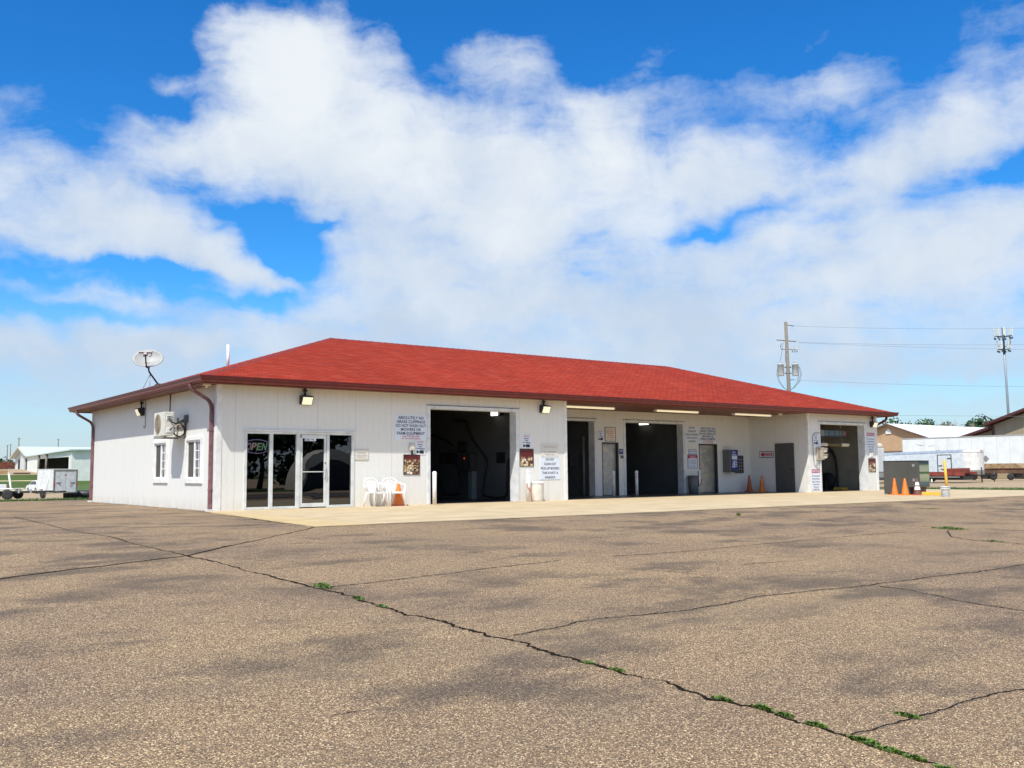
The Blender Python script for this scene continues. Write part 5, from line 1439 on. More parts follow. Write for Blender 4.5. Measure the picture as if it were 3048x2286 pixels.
for s_ in (-1, 1):
    a = Vector((22.6, 163, 5.95)); b = Vector((22.6, 163 + s_ * 7.7, 4.02)); n_ = Vector((0, 0, .28)); bt.add([a, b, b + n_, a + n_, a + Vector((.09, 0, 0)), b + Vector((.09, 0, 0)), b + n_ + Vector((.09, 0, 0)), a + n_ + Vector((.09, 0, 0))], [(0, 1, 2, 3), (4, 7, 6, 5), (0, 4, 5, 1), (1, 5, 6, 2), (2, 6, 7, 3), (3, 7, 4, 0)])
bt.each('barge_board', M('cream_board', (.55, .50, .42), .6), sh)
for y0, y1, z1 in ((165.3, 166.7, 4.0), (158.0, 159.4, 4.05)): MB().box(23.42, 23.5, y0, y1, zb, z1).build('door', M('opening_black', (.02, .02, .02), .8), sh)
MB().box(23.35, 23.41, 160.2, 163.8, zb, 4.6).build('sliding_door', WAIN, sh)
# lean-to reaching toward the camera, open along its left side
le = MB()
le.box(22.9, 45, 122.9, 123.1, -.8, 4.62)           # near end wall
le.box(23.0, 23.15, 123.1, 125.0, -.6, 4.55)
le.box(23.0, 23.15, 146.5, 155.9, .5, 4.45)
le.box(23.02, 23.12, 125.0, 146.5, 3.75, 4.55)          # header over the opening
le.build('wall', WHSH, sh)
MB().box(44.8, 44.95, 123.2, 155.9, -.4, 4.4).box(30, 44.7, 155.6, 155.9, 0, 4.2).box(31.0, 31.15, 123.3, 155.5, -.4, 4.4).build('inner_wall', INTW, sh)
lr = MB().add([(22.6, 122.4, 4.63), (45.5, 122.4, 4.9), (45.5, 156.2, 4.75), (22.6, 156.2, 4.25), (22.6, 122.4, 4.82), (45.5, 122.4, 5.1), (45.5, 156.2, 4.95), (22.6, 156.2, 4.42)], [(0, 3, 2, 1), (4, 5, 6, 7), (0, 1, 5, 4), (1, 2, 6, 5), (2, 3, 7, 6), (3, 0, 4, 7)])
lr.build('roof', ROOFS, sh)
for y in (139.6, 145.5): MB().tube([(22.85, y, .6), (22.85, y, 4.4)], .18, 8).build('post', WOODP, sh)
# stored stuff under the lean-to and in front
PAL = M('stacked_planks', (.42, .25, .10), .8, var=.3)
t = thing('timber_stack', 'stack of yellowish planks at the mouth of the lean-to shed', 'timber', (23.6, 128.5, g(23.6, 128.5)))
for k in range(5): MB().box(-1.1, 1.1, -.9 + .02 * k, .9 - .03 * k, k * .16, k * .16 + .14).build('plank_layer', PAL, t)
t = thing('timber_stack', 'orange brown pallet stack beside the left frame edge on the upper yard', 'timber', (17.3, 142.9, g(17, 143)))
for k in range(3): MB().box(-.6, .6, -.5, .5, k * .16, k * .16 + .13).build('pallet', PAL, t)
t = thing('tyre_stack', 'low dark stack on the upper yard left of the shed', 'stack', (19.7, 141.2, g(19.7, 141)))
for k in range(4): MB().lathe([(.3, 0), (.48, .02), (.52, .09), (.48, .17), (.3, .19)], (-.75 + k * .5 * 1.0, 0, 0), 14).build('tyre', TYRE, t)
for x, y, h, lab in ((24.7, 174.2, 5.9, 'tallest utility pole on the left, before the fence'), (29.3, 214.8, 5.6, 'leftmost thin pole behind the red fence'), (34.4, 242.3, 6.6, 'thin pole with crossbar behind the red fence, second from the left'), (38.4, 207.9, 6.9, 'utility pole rising behind the shed roof'), (40.9, 262.6, 5.6, 'short pole peeking over the shed gable on its left')):
    t = thing('utility_pole', lab, 'pole', (x, y, g(x, y)), 0, 'distant poles on the left')
    MB().tube([(0, 0, -.3), (0, 0, h)], .12, 8, r2=.08).build('shaft', M('grey_pole_wood', (.16, .13, .11), .9), t); MB().box(-.3, .3, -.05, .05, h - .25, h - .16).build('crossarm', WOODP, t)

# cargo trailer, rear end toward the camera
t = thing('cargo_trailer', 'small white enclosed cargo trailer with dented rear doors beyond the left pavement edge', 'trailer', (4.95, 43.6, g(5, 43)), R_(13))
MB().box(-.78, .78, -1.2, 1.2, .33, 1.86).build('body', M('trailer_white_skin', (.72, .74, .72), .4, dirt=.15), t, bevel=.05)
MB().box(-.80, .80, -1.22, 1.22, 1.861, 1.90).build('roof_cap', WHITEP, t, bevel=.015)
f = MB()
for a in ((-.79, -.68, .36, 1.86), (.68, .79, .36, 1.86), (-.68, .68, 1.74, 1.86), (-.68, .68, .33, .40)): f.box(a[0], a[1], -1.235, -1.201, a[2], a[3])
f.build('rear_frame', M('dull_olive_frame', (.22, .22, .18), .5), t)
for s_ in (-1, 1):
    d_ = MB().box(min(s_ * .01, s_ * .675), max(s_ * .01, s_ * .675), -1.228, -1.203, .405, 1.735).build('rear_door', M('dented_white_door', (.70, .71, .72), .35, bump=.02, dirt=.1), t)
    MB().box(min(s_ * .3, s_ * .62), max(s_ * .3, s_ * .62), -1.245, -1.229, .98, 1.02).tube([(s_ * .5, -1.245, 1.0), (s_ * .3, -1.25, .8)], .012, 5).build('latch', DARK, d_)
    MB().box(s_ * .735 - .03, s_ * .735 + .03, -1.245, -1.236, .75, 1.05).build('tail_light', INKR, t)
    MB().lathe([(.20, -.08), (.30, -.08), (.31, 0), (.30, .08), (.20, .08)], (0, 0, 0), 18).build('wheel', TYRE, t, (s_ * .82, .15, .29), rot=(0, PI / 2, 0))
    MB().tube([(s_ * .9, -.22, .40), (s_ * .9, -.1, .62), (s_ * .9, .4, .62), (s_ * .9, .52, .40)], .05, 6).build('fender', WHITEP, t)
MB().prism([(0, .08), (.10, 0), (0, -.08), (-.10, 0)], -1.231, -1.2285, 'y').build('emblem', M('faded_orange_mark', (.5, .22, .1), .6), t, (0, 0, 1.5))
MB().tube([(-.5, 1.2, .36), (0, 2.2, .38), (.5, 1.2, .36)], .04, 6).build('tongue', DARK, t)
tag(MB().tube([(4.02, 41.2, 1.35), (3.80, 41.35, -.40)], .035, 8).build('leaning_pole', WHITEP), 'white pole leaning against the left side of the small cargo trailer', 'pole')
t = thing('flatbed_trailer', 'empty low flatbed trailer frame with white fender left of the cargo trailer', 'trailer', (2.45, 41.6, g(2, 41.6)), R_(-28))
MB().box(-1.5, 1.7, -.75, -.68, .38, .50).box(-1.5, 1.7, .68, .75, .38, .50).build('side_rail', BLACK, t)
e = MB()
for k in range(6): e.box(-1.4 + k * .58, -1.33 + k * .58, -.68, .68, .40, .48)
e.each('cross_member', RUSTB, t)
e = MB()
for k in range(3): e.box(-.6 + k * .7, -.5 + k * .7, -.80, -.751, .38, .62)
e.each('stake_pocket', STEEL, t); MB().box(-1.3, 1.5, -.6, .6, .481, .51).build('deck', M('grey_deck', (.35, .33, .28), .8), t)
for s_ in (-1, 1):
    for x in (-1.15, -.45): MB().lathe([(.18, -.09), (.30, -.09), (.31, 0), (.30, .09), (.18, .09)], (0, 0, 0), 18).build('wheel', TYRE, t, (x, s_ * .92, .29), rot=(PI / 2, 0, 0))
    MB().box(-1.55, -.05, s_ * .92 - .12, s_ * .92 + .12, .63, .67).build('fender', WHITE, t, bevel=.02)
MB().tube([(1.7, 0, .42), (2.7, 0, .45)], .05, 6).build('tongue', BLACK, t)
tag(MB().tube([(1.90, 42.6, 1.16), (2.08, 42.2, -.35)], .055, 10).lathe([(.075, 0), (.05, .04), (0, .045)], (1.90, 42.6, 1.16), 10).build('guide_post', WHITEP), 'tall white plastic post standing on the flatbed trailer fender', 'post')
tag(MB().lathe([(.2, -1.6), (.26, -1.6), (.26, 1.6), (.2, 1.6), (.2, -1.6)], (0, 0, 0), 18, caps=False).build('culvert_pipe', M('black_culvert', (.03, .03, .035), .5), None, (7.2, 44.6, g(7.2, 44.6) + .22), rot=(0, PI / 2, R_(-10))), 'black culvert pipe lying on the grass beside the cargo trailer', 'pipe')


def vehicle(name, label, cat, loc, rz, prof, win, w, wheels, paint):
    t = thing(name, label, cat, loc, rz)
    mb = MB(); n = len(prof)
    for s_, k in ((-1, 1), (-.93, 1), (.93, 1), (1, 1)):
        for (x, z) in prof:
            tuck = 1 - max(0, (z - .95)) * .22
            y = s_ * w / 2 * tuck; inset = .03 if abs(s_) == 1 else 0
            cx_ = sum(p[0] for p in prof) / n; mb.v.append((x + (cx_ - x) * inset * .6, y, z - (.02 if abs(s_) == 1 and z > .6 else 0)))
    for k in range(3):
        for i in range(n): a = k * n + i; b = k * n + (i + 1) % n; mb.f.append((a, a + n, b + n, b)); mb.mi.append(0); mb.sm.append(False)
    mb.f += [tuple(range(n)), tuple(range(3 * n, 4 * n))[::-1]]; mb.mi += [0, 0]; mb.sm += [False] * 2
    mb.build('body', paint, t, bevel=.03)
    for s_ in (-1, 1):
        for k, pol in enumerate(win):
            f = lambda z: s_ * (w / 2 * (1 - max(0, (z - .95)) * .22) + .004)
            mb = MB().add([(x, f(z), z) for x, z in pol] + [(x, f(z) - s_ * .03, z) for x, z in pol], [tuple(range(len(pol)))] + [(i, (i + 1) % len(pol), len(pol) + (i + 1) % len(pol), len(pol) + i) for i in range(len(pol))])
            mb.build('window', GLASSD, t)
        for x in wheels:
            wh = MB().lathe([(.16, -.1), (.30, -.1), (.32, -.05), (.32, .05), (.30, .1), (.16, .1)], (0, 0, 0), 20).build('wheel', TYRE, t, (x, s_ * (w / 2 - .07), .32), rot=(PI / 2, 0, 0))
            MB().lathe([(0, -.105), (.19, -.105), (.19, .105), (0, .105)], (0, 0, 0), 16).build('rim', STEEL, wh)
    return t


car = vehicle('parked_car', 'white hatchback car seen from behind, parked beyond the flatbed trailer', 'car', (14.9, 102.0, g(14.9, 102) - .02), R_(98),
              [(-2.05, .30), (-2.10, .62), (-2.02, .98), (-1.55, 1.42), (-.6, 1.50), (.35, 1.40), (1.05, 1.0), (1.95, .85), (2.15, .62), (2.15, .30)],
              [[(-1.35, 1.0), (-1.2, 1.34), (-.5, 1.42), (-.45, 1.0)], [(-.38, 1.0), (-.43, 1.42), (.25, 1.34), (.85, 1.0)]], 1.75, (-1.3, 1.3), CARW)
MB().add([(-2.02, -.62, 1.03), (-2.02, .62, 1.03), (-1.66, .55, 1.385), (-1.66, -.55, 1.385), (-1.99, -.62, 1.03), (-1.99, .62, 1.03), (-1.60, .55, 1.385), (-1.60, -.55, 1.385)], [(0, 3, 2, 1), (4, 5, 6, 7), (0, 1, 5, 4), (1, 2, 6, 5), (2, 3, 7, 6), (3, 0, 4, 7)]).build('rear_window', GLASSD, car)
for s_ in (-1, 1): MB().box(-2.14, -1.9, s_ * .72 - .14, s_ * .72 + .14, .74, .96).build('tail_light', INKR, car, bevel=.02)
MB().box(-2.17, -2.0, -.85, .85, .30, .52).build('bumper', CARW, car, bevel=.03)
pk = vehicle('pickup_truck', 'white and grey pickup truck cut off by the left edge of the photo', 'truck', (6.2, 87.0, g(6.2, 87) - .02), R_(182),
             [(-2.6, .5), (-2.6, 1.08), (-.75, 1.08), (-.65, 1.72), (.55, 1.74), (1.15, 1.15), (2.4, 1.05), (2.5, .85), (2.5, .45)],
             [[(-.5, 1.15), (-.5, 1.6), (.45, 1.62), (.85, 1.15)]], 1.9, (-1.7, 1.6), CARW)
MB().box(-2.75, -2.55, -.9, .9, .45, .66).build('bumper', STEEL, pk, bevel=.02); MB().box(-2.61, -2.45, .78, .92, .75, 1.0).build('tail_light', INKR, pk)

# ------------------------------------------------------------------ right background
sm = thing('semi_trailer', 'long white box semi trailer parked behind the smaller trailer on the right', 'trailer', (83, 22.7, 0), 0)
MB().box(0, 2.55, -7.4, 7.2, 1.12, 4.02).build('box', TRLW, sm, bevel=.02)
MB().box(-.03, 2.58, -7.42, 7.22, 4.021, 4.12).build('top_rail', M('grey_rail', (.38, .38, .36), .5), sm); MB().box(-.02, 2.57, -7.41, 7.21, 1.0, 1.119).build('bottom_rail', M('grey_rail', (.38, .38, .36), .5), sm)
e = MB()
for k in range(12): y = -6.2 + k * 1.22; e.box(-.012, -.0005, y - .015, y + .015, 1.13, 4.01)
e.build('seam', M('seam_grey', (.55, .58, .58), .5), sm)
e = MB().prism([(-3.2, 1.95), (-2.85, 2.3), (-3.2, 2.65), (-3.55, 2.3)], -.016, -.004, 'x').build('placard', M('grey_placard', (.22, .23, .24), .5), sm, (0, 5.0 - 3.2 + .0, -.42))
e = MB(); rnd = random.Random(3)
for k in range(10):
    y = rnd.uniform(2.4, 6.6); z = rnd.uniform(1.9, 3.6); a = rnd.uniform(-.6, .6); l = rnd.uniform(.1, .35); T = Matrix.Translation((-.008, y, z)) @ Matrix.Rotation(a, 4, 'X'); e.box(-.004, .004, -l, l, -.02, .02, 0, T)
e.build('scrape', M('scraped_grey', (.42, .42, .42), .6), sm)
for y in (5.2, 3.95):
    for x in (.3, 2.25): MB().lathe([(.25, -.25), (.50, -.25), (.52, 0), (.50, .25), (.25, .25)], (0, 0, 0), 20).build('wheel', TYRE, sm, (x, y, .52), rot=(0, PI / 2, 0))
MB().box(.4, 2.15, -7.0, 6.5, .78, .999).build('chassis', RUSTB, sm)
for x in (.5, 2.05): MB().box(x - .08, x + .08, -4.4, -4.2, .0, .8).build('landing_leg', DARK, sm)

tr2 = thing('enclosed_trailer', 'white enclosed trailer with rounded nose and a side door before the semi trailer', 'trailer', (59.8, 14.7, 0), 0)
W_ = 2.1
sb = MB(); pr_ = []
for (y, z) in ((-3.5, .48), (3.9, .48), (3.9, 2.05), (3.75, 2.12), (-3.5, 2.22)): pr_.append((y, z))
sb.prism([(y, z) for y, z in pr_], 0, W_, 'x'); sb.build('body', M('trailer_blue_white', (.70, .76, .78), .4, dirt=.08), tr2, bevel=.04)
MB().add([(-.02, -3.5, 2.18), (W_ + .02, -3.5, 2.18), (W_ + .02, 3.9, 2.05), (-.02, 3.9, 2.05), (.10, -3.5, 2.36), (W_ - .10, -3.5, 2.36), (W_ - .10, 3.75, 2.22), (.10, 3.75, 2.22)], [(0, 3, 2, 1), (4, 5, 6, 7), (0, 1, 5, 4), (1, 2, 6, 5), (2, 3, 7, 6), (3, 0, 4, 7)]).build('roof', M('trailer_roof_grey', (.34, .40, .48), .4, .2), tr2)
nz_ = [(W_ * .5 + W_ * .51 * math.cos(a), -3.501 - .85 * math.sin(a)) for a in [PI * k / 14 for k in range(15)]]
MB().prism(nz_, .85, 2.16, 'z').build('nose', M('trailer_nose_white', (.78, .77, .73), .35, dirt=.1), tr2)
MB().prism(nz_, .45, .849, 'z').build('stone_guard', M('stone_guard', (.33, .32, .27), .5, .3), tr2)
MB().prism([(W_ * .5 + (p[0] - W_ * .5) * 1.02, p[1] - .02) for p in nz_], 2.161, 2.34, 'z').build('nose_cap', WHITEP, tr2)
f = MB()
for a in ((-2.62, -2.56, .62, 2.02), (-1.56, -1.50, .62, 2.02), (-2.56, -1.56, 1.97, 2.02), (-2.56, -1.56, .62, .66)): f.box(-.03, -.003, a[0], a[1], a[2], a[3])
do = MB().box(-.018, -.002, -2.555, -1.565, .665, 1.965).build('side_door', M('trailer_blue_white', (.70, .76, .78), .4), tr2)
f.build('door_frame', DARK, do); MB().box(-.06, -.019, -1.9, -1.6, 1.18, 1.22).box(-.06, -.019, -2.62, -2.3, 1.72, 1.76).build('latch', BLACK, do)
e = MB()
for k in range(3): e.box(-.012, -.001, -3.75 - k * .001, -3.70, 2.2, 2.24)
for a in (.38, .46, .54): e.box(W_ * .5 - .55 + a, W_ * .5 - .50 + a, -4.40, -4.37, 2.22, 2.27)
e.each('marker_light', M('amber_red_marker', (.45, .08, .02), .4), tr2)
for y in (.3, 1.15): MB().lathe([(.18, -.1), (.33, -.1), (.34, 0), (.33, .1), (.18, .1)], (0, 0, 0), 18).build('wheel', TYRE, tr2, (.05, y, .34), rot=(0, PI / 2, 0))
MB().prism([(-.2, .5), (-.1, .78), (1.55, .78), (1.65, .5)], -.09, -.005, 'x').build('fender', DARK, tr2)
MB().box(.1, W_ - .1, -3.4, 3.7, .26, .478).build('chassis', BLACK, tr2)  # chassis as one solid black block, added to darken the trailer's shaded underside
MB().tube([(.3, -3.6, .45), (W_ * .5, -5.4, .48), (W_ - .3, -3.6, .45)], .05, 6).build('tongue', BLACK, tr2); MB().tube([(W_ * .5, -5.2, .0), (W_ * .5, -5.2, .8)], .04, 6).build('jack', DARK, tr2)

eq = thing('flatbed_trailer', 'low rusty red equipment trailer in front of the white enclosed trailer', 'trailer', (56.8, 12.2, 0), 0)
MB().box(.0, .14, -2.6, 5.4, .46, .74).box(1.7, 1.84, -2.6, 5.4, .46, .74).build('side_rail', RUST, eq); e = MB()
for k in range(7): e.box(.14, 1.7, -2.1 + k * .95, -1.98 + k * .95, .44, .6)
e.each('cross_member', RUST, eq); MB().prism([(-2.2, .62), (-1.4, .62), (-.7, .95), (-2.2, 1.0)], .2, 1.6, 'x').build('gooseneck', RUST, eq)
for y in (.9, 1.8, 2.7):
    for x in (-.12, 1.96): MB().lathe([(.18, -.1), (.34, -.1), (.36, 0), (.34, .1), (.18, .1)], (0, 0, 0), 18).build('wheel', TYRE, eq, (x, y, .35), rot=(0, PI / 2, 0))
MB().tube([(.9, -2.2, .5), (.9, -3.6, .5)], .06, 6).tube([(.9, -3.4, 0), (.9, -3.4, 1.05)], .05, 6).build('tongue', BLACK, eq)
for y in (-1.4, -.3, .7, 3.2): MB().lathe([(.10, 0), (.06, .10), (.03, .24)], (0, 0, .0), 10).build('foot_jack', WHITE, eq, (-.2, y, 0))
MB().box(-.05, .0, -2.3, 5.3, .34, .40).build('lower_bar', STEEL, eq); MB().box(.2, 1.6, -2.4, 5.2, .16, .44).build('dark_underside_block', BLACK, eq)  # black block added beneath the bed, underside shade put into its colour
e2 = thing('rusty_implement', 'rusty brown farm implement bed right of the rounded trailer nose', 'farm machine', (69.0, 13.8, 0), 0)
MB().box(0, 1.8, -2.5, 2.6, .55, .8).build('frame', RUSTB, e2); MB().prism([(-2.6, .95), (2.2, .95), (1.7, 1.35), (-1.9, 1.35)], .1, 1.5, 'x').build('hopper', M('tan_rust', (.33, .22, .12), .8, var=.4), e2)
for y in (-1.6, -.2, 1.4): MB().lathe([(.10, -.1), (.26, -.1), (.28, 0), (.26, .1), (.10, .1)], (0, 0, 0), 16).build('wheel', TYRE, e2, (-.1, y, .28), rot=(0, PI / 2, 0))
for y in (-2.0, .7): MB().prism([(y - .5, .55), (y + .5, .55), (y + .2, .1), (y - .2, .1)], .2, 1.4, 'x').build('chute', DARK, e2)
MB().tube([(.8, -2.5, .7), (.8, -4.0, .5)], .07, 6).build('drawbar', RUSTB, e2)

vn = thing('box_truck', 'white box truck half hidden by the right corner of the car wash', 'truck', (51.2, 13.8, 0), 0)
MB().box(0, 2.2, -.25, 5.5, .75, 2.45).build('box', M('van_white', (.66, .68, .70), .4, dirt=.15), vn, bevel=.05); MB().box(.05, 2.15, -.20, 5.4, 2.455, 2.80).build('roof_fairing', M('cream_fairing', (.76, .72, .62), .4), vn, bevel=.12)
MB().box(-.012, -.001, -.2, 5.4, 2.38, 2.44).build('trim_strip', M('tan_strip', (.45, .38, .28), .5), vn); MB().box(.02, 2.18, -.22, 5.4, .40, .749).build('skirt', M('grey_skirt', (.33, .33, .31), .5), vn)
for y in (.6, 4.4): MB().lathe([(.18, -.12), (.36, -.12), (.38, 0), (.36, .12), (.18, .12)], (0, 0, 0), 18).build('wheel', TYRE, vn, (.0, y, .38), rot=(0, PI / 2, 0))
MB().box(-.02, -.001, .2, .55, 1.15, 1.19).build('handle', BLACK, vn); MB().box(.2, 2.0, -1.2, -.26, .2, .38).build('rear_step', DARK, vn)

barn = thing('tan_barn', 'tan metal barn with a long white roof behind the parked trailers', 'barn', (0, 0, 0))
MB().prism([(31.9, 3.0), (41.5, 3.0), (41.5, 4.35), (36.7, 6.05), (31.9, 4.35)], 91.6, 131, 'x').build('upper_wall', TAN, barn)
MB().box(91.65, 131, 31.9, 41.5, -.2, 2.999).build('lower_wall', WAIN, barn); MB().box(91.5, 91.599, 31.9, 41.5, 2.92, 3.02).build('trim_band', M('dark_tan_trim', (.16, .10, .06), .6), barn)
MB().box(91.55, 91.649, 33.2, 37.6, -.1, 2.2).build('dark_opening_panel', M('opening_black', (.02, .02, .02), .8), barn)  # flat black panel; the shade inside the open doorway is put into its colour
rfm = MB()
for s_ in (-1, 1):
    a = Vector((91.2, 36.7, 6.10)); b = Vector((91.2, 36.7 + s_ * 5.15, 4.28)); n_ = Vector((0, 0, .10)); e = Vector((40.5, 0, 0))
    rfm.add([a, b, b + e, a + e, a + n_, b + n_, b + e + n_, a + e + n_], [(0, 1, 2, 3), (4, 7, 6, 5), (0, 4, 5, 1), (1, 5, 6, 2), (2, 6, 7, 3), (3, 7, 4, 0)])
rfm.each('roof', ROOFW, barn)
bt = MB()
for s_ in (-1, 1):
    a = Vector((91.1, 36.7, 6.0)); b = Vector((91.1, 36.7 + s_ * 5.15, 4.18)); n_ = Vector((0, 0, .18)); q = Vector((.09, 0, 0)); bt.add([a, b, b + n_, a + n_, a + q, b + q, b + n_ + q, a + n_ + q], [(0, 1, 2, 3), (4, 7, 6, 5), (0, 4, 5, 1), (1, 5, 6, 2), (2, 6, 7, 3), (3, 7, 4, 0)])
bt.each('barge_board', M('brown_barge', (.12, .07, .05), .6), barn)
MB().prism([(36.35, 5.0), (37.05, 5.0), (37.05, 5.3), (36.7, 5.62), (36.35, 5.3)], 91.5, 91.599, 'x').build('gable_vent', WHITE, barn)

kb = thing('khaki_building', 'khaki metal building with dark brown trim at the right edge of the photo', 'building', (0, 0, 0))
MB().prism([(12, -.2), (24.5, -.2), (24.5, 5.45), (15.5, 8.45), (12, 7.3)], 91.2, 125, 'x').build('main_wall', TANG, kb)
MB().prism([(24.7, -.2), (30.0, -.2), (30.0, 3.6), (24.7, 5.15)], 92.4, 124, 'x').build('lean_to_wall', TANG, kb)
BRN = M('dark_brown_roof_trim', (.085, .025, .025), .5)
def slab(mb, y0, z0, y1, z1, x0, x1, th):
    mb.add([(x0, y0, z0), (x0, y1, z1), (x1, y1, z1), (x1, y0, z0), (x0, y0, z0 + th), (x0, y1, z1 + th), (x1, y1, z1 + th), (x1, y0, z0 + th)], [(0, 3, 2, 1), (4, 5, 6, 7), (0, 1, 5, 4), (1, 2, 6, 5), (2, 3, 7, 6), (3, 0, 4, 7)])
mb = MB(); slab(mb, 25.0, 5.38, 15.5, 8.5, 90.2, 126, .26); slab(mb, 15.5, 8.5, 11.5, 7.2, 90.2, 126, .26); mb.build('roof', BRN, kb)
mb = MB(); slab(mb, 30.5, 3.52, 24.69, 5.22, 91.4, 125, .24); mb.build('lean_to_roof', BRN, kb)
MB().box(91.08, 91.199, 24.4, 24.6, 0, 5.4).build('corner_trim', BRN, kb); MB().box(91.06, 91.199, 18.6, 19.2, 5.6, 6.1).build('wall_light', BLACK, kb)
gb = thing('grey_roofed_shed', 'distant grey metal roof between the white barn roof and the brown trim', 'shed', (0, 0, 0))
mb = MB(); slab(mb, 60, 7.9, 76, 9.4, 158, 178, .15); mb.build('roof', ROOFG, gb); MB().box(160, 176, 61, 75, -.1, 7.95).build('wall', M('dark_maroon_wall', (.10, .05, .05), .7), gb)

# utility pole with two transformers
up_ = thing('utility_pole', 'tall wooden utility pole with two grey transformers behind the car wash roof', 'pole', (57.3, 24.4, 0), 0)
MB().tube([(0, 0, -.3), (-.25, -.1, 6.5), (-.5, -.18, 13.3)], [.19, .16, .13], 12).build('shaft', WOODP, up_)
rv = lambda a, z, b=0: (RGT.x * a + FWD.x * b - .36, RGT.y * a + FWD.y * b - .14, z)
ca = MB(); ca.tube([rv(-.85, 11.80), rv(-.1, 11.74)], .05, 6).tube([rv(.1, 11.72), rv(.75, 11.66)], .05, 6).build('crossarm', M('grey_arm', (.24, .21, .19), .7), up_)
br = MB().tube([rv(-.45, 11.5), rv(-.55, 11.3), rv(-.5, 11.02), rv(.0, 10.98), rv(.75, 11.0)], .03, 6).tube([rv(-.3, 11.6), rv(-.62, 9.95)], .015, 5).tube([rv(-.15, 11.0), rv(-.2, 9.9)], .015, 5).build('bracket', M('dark_bracket', (.10, .10, .10), .6), up_)
for a in (.42, .62, .80):
    co = MB().tube([rv(a, 10.75), rv(a + .05, 11.2)], .05, 6).tube([rv(a - .02, 11.2), rv(a + .16, 11.3), rv(a + .2, 10.9)], .014, 5).build('cutout', M('grey_porcelain', (.42, .42, .42), .4), up_)
for a in (-.60, .62):
    tf = MB().lathe([(.0, 0), (.25, 0), (.27, .04), (.27, .92), (.29, .93), (.29, .97), (.16, 1.04), (0, 1.05)], rv(a, 8.78), 18, caps=False).build('transformer', M('transformer_grey', (.52, .56, .56), .45, dirt=.15), up_)
    MB().lathe([(.05, 0), (.06, .1), (.03, .22)], rv(a - .1, 9.82), 8).lathe([(.05, 0), (.06, .1), (.03, .22)], rv(a + .12, 9.80), 8).build('bushing', M('grey_porcelain', (.42, .42, .42), .4), tf)
    MB().tube([rv(a * .45, 9.5), rv(0, 9.5)], .05, 6).tube([rv(a * .45, 9.0), rv(0, 9.0)], .05, 6).build('mount', DARK, tf)
e = MB()
for a0, s_ in ((-.85, -1), (-.75, -1), (.80, 1), (.92, 1), (1.0, 1)): e.tube([rv(s_ * .5, 9.65), rv(a0, 9.5), rv(a0 * 1.12, 8.9), rv(a0 * .95, 8.3), rv(a0 * .5, 7.8), rv(0, 7.5)], .022, 5)
e.build('drop_wire', M('wire_grey', (.20, .22, .25), .6), up_)
MB().tube([rv(.12, 8.45), rv(.45, 8.45)], .03, 5).tube([rv(.1, 13.05), rv(.62, 12.97)], .035, 6).build('insulator', M('dark_bracket', (.10, .10, .10), .6), up_)
WIRE = M('wire_grey', (.20, .22, .25), .6)
def line(label, p, q, sag):
    P = [Vector(p).lerp(Vector(q), k / 16) - Vector((0, 0, sag * 4 * (k / 16) * (1 - k / 16))) for k in range(17)]
    tag(MB().tube(P, .010, 5).build('power_line', WIRE), label, 'wire', 'overhead wires from the utility pole')
line('topmost overhead wire running right from the pole top', (57.42, 23.9, 12.97), (82, 4.6, 12.85), .35)
line('upper of the two close middle wires from the crossarm', (57.7, 23.7, 11.6), (82, 5.0, 11.45), .30)
line('lower of the two close middle wires from the crossarm', (57.8, 23.8, 11.58), (80, 5.0, 10.5), .2)
line('single wire below the transformers, across the right sky', (57.4, 24.2, 8.45), (82, 6.0, 7.7), .25)
line('lowest overhead wire, just above the right treetops', (57.1, 24.3, 5.6), (84, 7.3, 5.25), .05)

# cell tower
ctw = thing('cell_tower', 'tall slim grey cell tower with two rings of white antennas', 'tower', (153.2, 52.7, 0), 0)
MB().tube([(0, 0, -.2), (-.6, -.3, 12), (-1.35, -.5, 24.2)], [.24, .20, .16], 14).build('mast', M('tower_grey', (.30, .34, .37), .45, .2), ctw)
MB().tube([(-1.2, -.46, 20.0), (-1.33, -.5, 24.4)], .19, 12).build('upper_mast', M('dark_tower_band', (.10, .13, .17), .5), ctw)
for z, R2, n in ((21.3, 1.05, 6), (23.5, 1.42, 9)):
    ring = MB()
    cx_, cy_ = -1.3, -.5; pts = [(cx_ + R2 * math.cos(2 * PI * k / 3 + .5), cy_ + R2 * math.sin(2 * PI * k / 3 + .5), z - .6) for k in range(4)]
    ring.tube(pts, .06, 6, caps=False)
    for k in range(3): ring.tube([(cx_, cy_, z - .6), pts[k]], .05, 6)
    pf = ring.build('platform', M('dark_bracket', (.10, .10, .10), .6), ctw)
    for k in range(n):
        a = 2 * PI * k / n + .2; x, y = cx_ + R2 * math.cos(a), cy_ + R2 * math.sin(a); hh = random.uniform(1.0, 1.6)
        MB().box(-.14, .14, -.08, .08, -.5, -.5 + hh).build('antenna', M('antenna_white', (.66, .68, .66), .4), ctw, (x, y, z), bevel=.03, rot=(0, 0, a + PI / 2))
        MB().box(-.09, .09, -.10, .10, -1.05, -.75).build('radio_unit', DARK, ctw, (cx_ + (R2 - .1) * math.cos(a), cy_ + (R2 - .1) * math.sin(a), z))

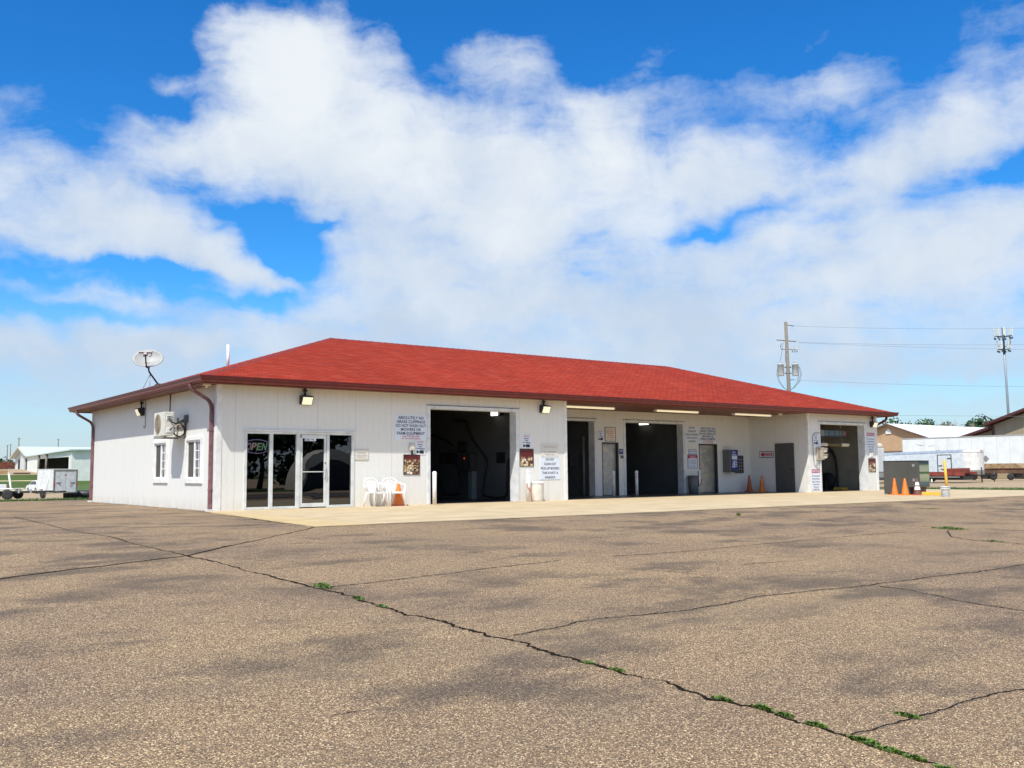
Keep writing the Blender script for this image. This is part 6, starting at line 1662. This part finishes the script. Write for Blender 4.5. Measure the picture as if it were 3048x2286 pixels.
# ------------------------------------------------------------------ across the road: what the storefront glass reflects
qh = thing('quonset_hut', 'pale ribbed round roofed metal hut across the road, mirrored in the glass door', 'hut', (37.6, -74, g(36, -72)), R_(10))
arc = [(3.4 * math.cos(PI * k / 24), 4.3 * math.sin(PI * k / 24)) for k in range(25)]
MB().prism(arc, 1, 7.4, 'y').build('shell', mat_ribbed('quonset_ribs', (.62, .58, .50), 1, .7, .1, .25), qh)
MB().prism([(x * .93, z * .74) for x, z in arc], 7.402, 7.45, 'y').build('end_wall', M('dark_end_wall', (.05, .06, .055), .7), qh); MB().box(-1.8, 1.8, 7.452, 7.50, 0, 2.6).build('door', M('quonset_door', (.03, .035, .05), .6), qh)
ms = thing('metal_shed', 'pale ribbed metal shed beside the round hut across the road', 'shed', (47, -70, g(47, -70))); MB().prism([(-4, 0), (4, 0), (4, 4.2), (0, 6.2), (-4, 4.2)], -6, 6, 'y').build('wall', WAIN, ms); mb = MB(); 
for s_ in (-1, 1): mb.add([(0, -6.4, 6.25), (s_ * 4.5, -6.4, 4.0), (s_ * 4.5, 6.4, 4.0), (0, 6.4, 6.25), (0, -6.4, 6.4), (s_ * 4.5, -6.4, 4.15), (s_ * 4.5, 6.4, 4.15), (0, 6.4, 6.4)], [(0, 1, 2, 3), (4, 7, 6, 5), (0, 4, 5, 1), (1, 5, 6, 2), (2, 6, 7, 3), (3, 7, 4, 0)])
mb.build('roof', ROOFG, ms)
hs = thing('house', 'low tan roofed house across the road with a long eave, mirrored in the glass', 'house', (21, -72, g(21, -72))); MB().box(-6, 6, -4, 4, 0, 2.6).build('wall', M('house_wall', (.055, .05, .045), .8), hs); MB().prism([(-4.8, 2.55), (4.8, 2.55), (0, 4.7)], -6.8, 6.8, 'x').build('roof', M('house_roof', (.15, .13, .11), .9), hs)
MB().box(-3.5, -2.2, 4.002, 4.05, .9, 2.0).build('window', GLASSD, hs); MB().box(1, 2, 4.002, 4.05, 0, 2.1).build('door', DARK, hs)
for x, y, h, r, s_, lab in ((27, -80, 10, 5.5, 21, 'large leafy tree between the house and the round hut across the road'), (55, -84, 11, 6.5, 22, 'tall tree behind the metal shed across the road'), (8, -82, 10, 6, 23, 'tree at the left of the house across the road'), (17, -86, 10.5, 6, 24, 'broad tree behind the house across the road'), (37, -88, 11, 6.5, 25, 'broad tree behind the round hut across the road'), (46, -90, 10.5, 6.5, 26, 'tree between the round hut and the metal shed across the road')): tree(lab, x, y, h, r, LEAF2, s_, dens=1700, size=.5, group='trees across the road', low=.16, blobs=14)
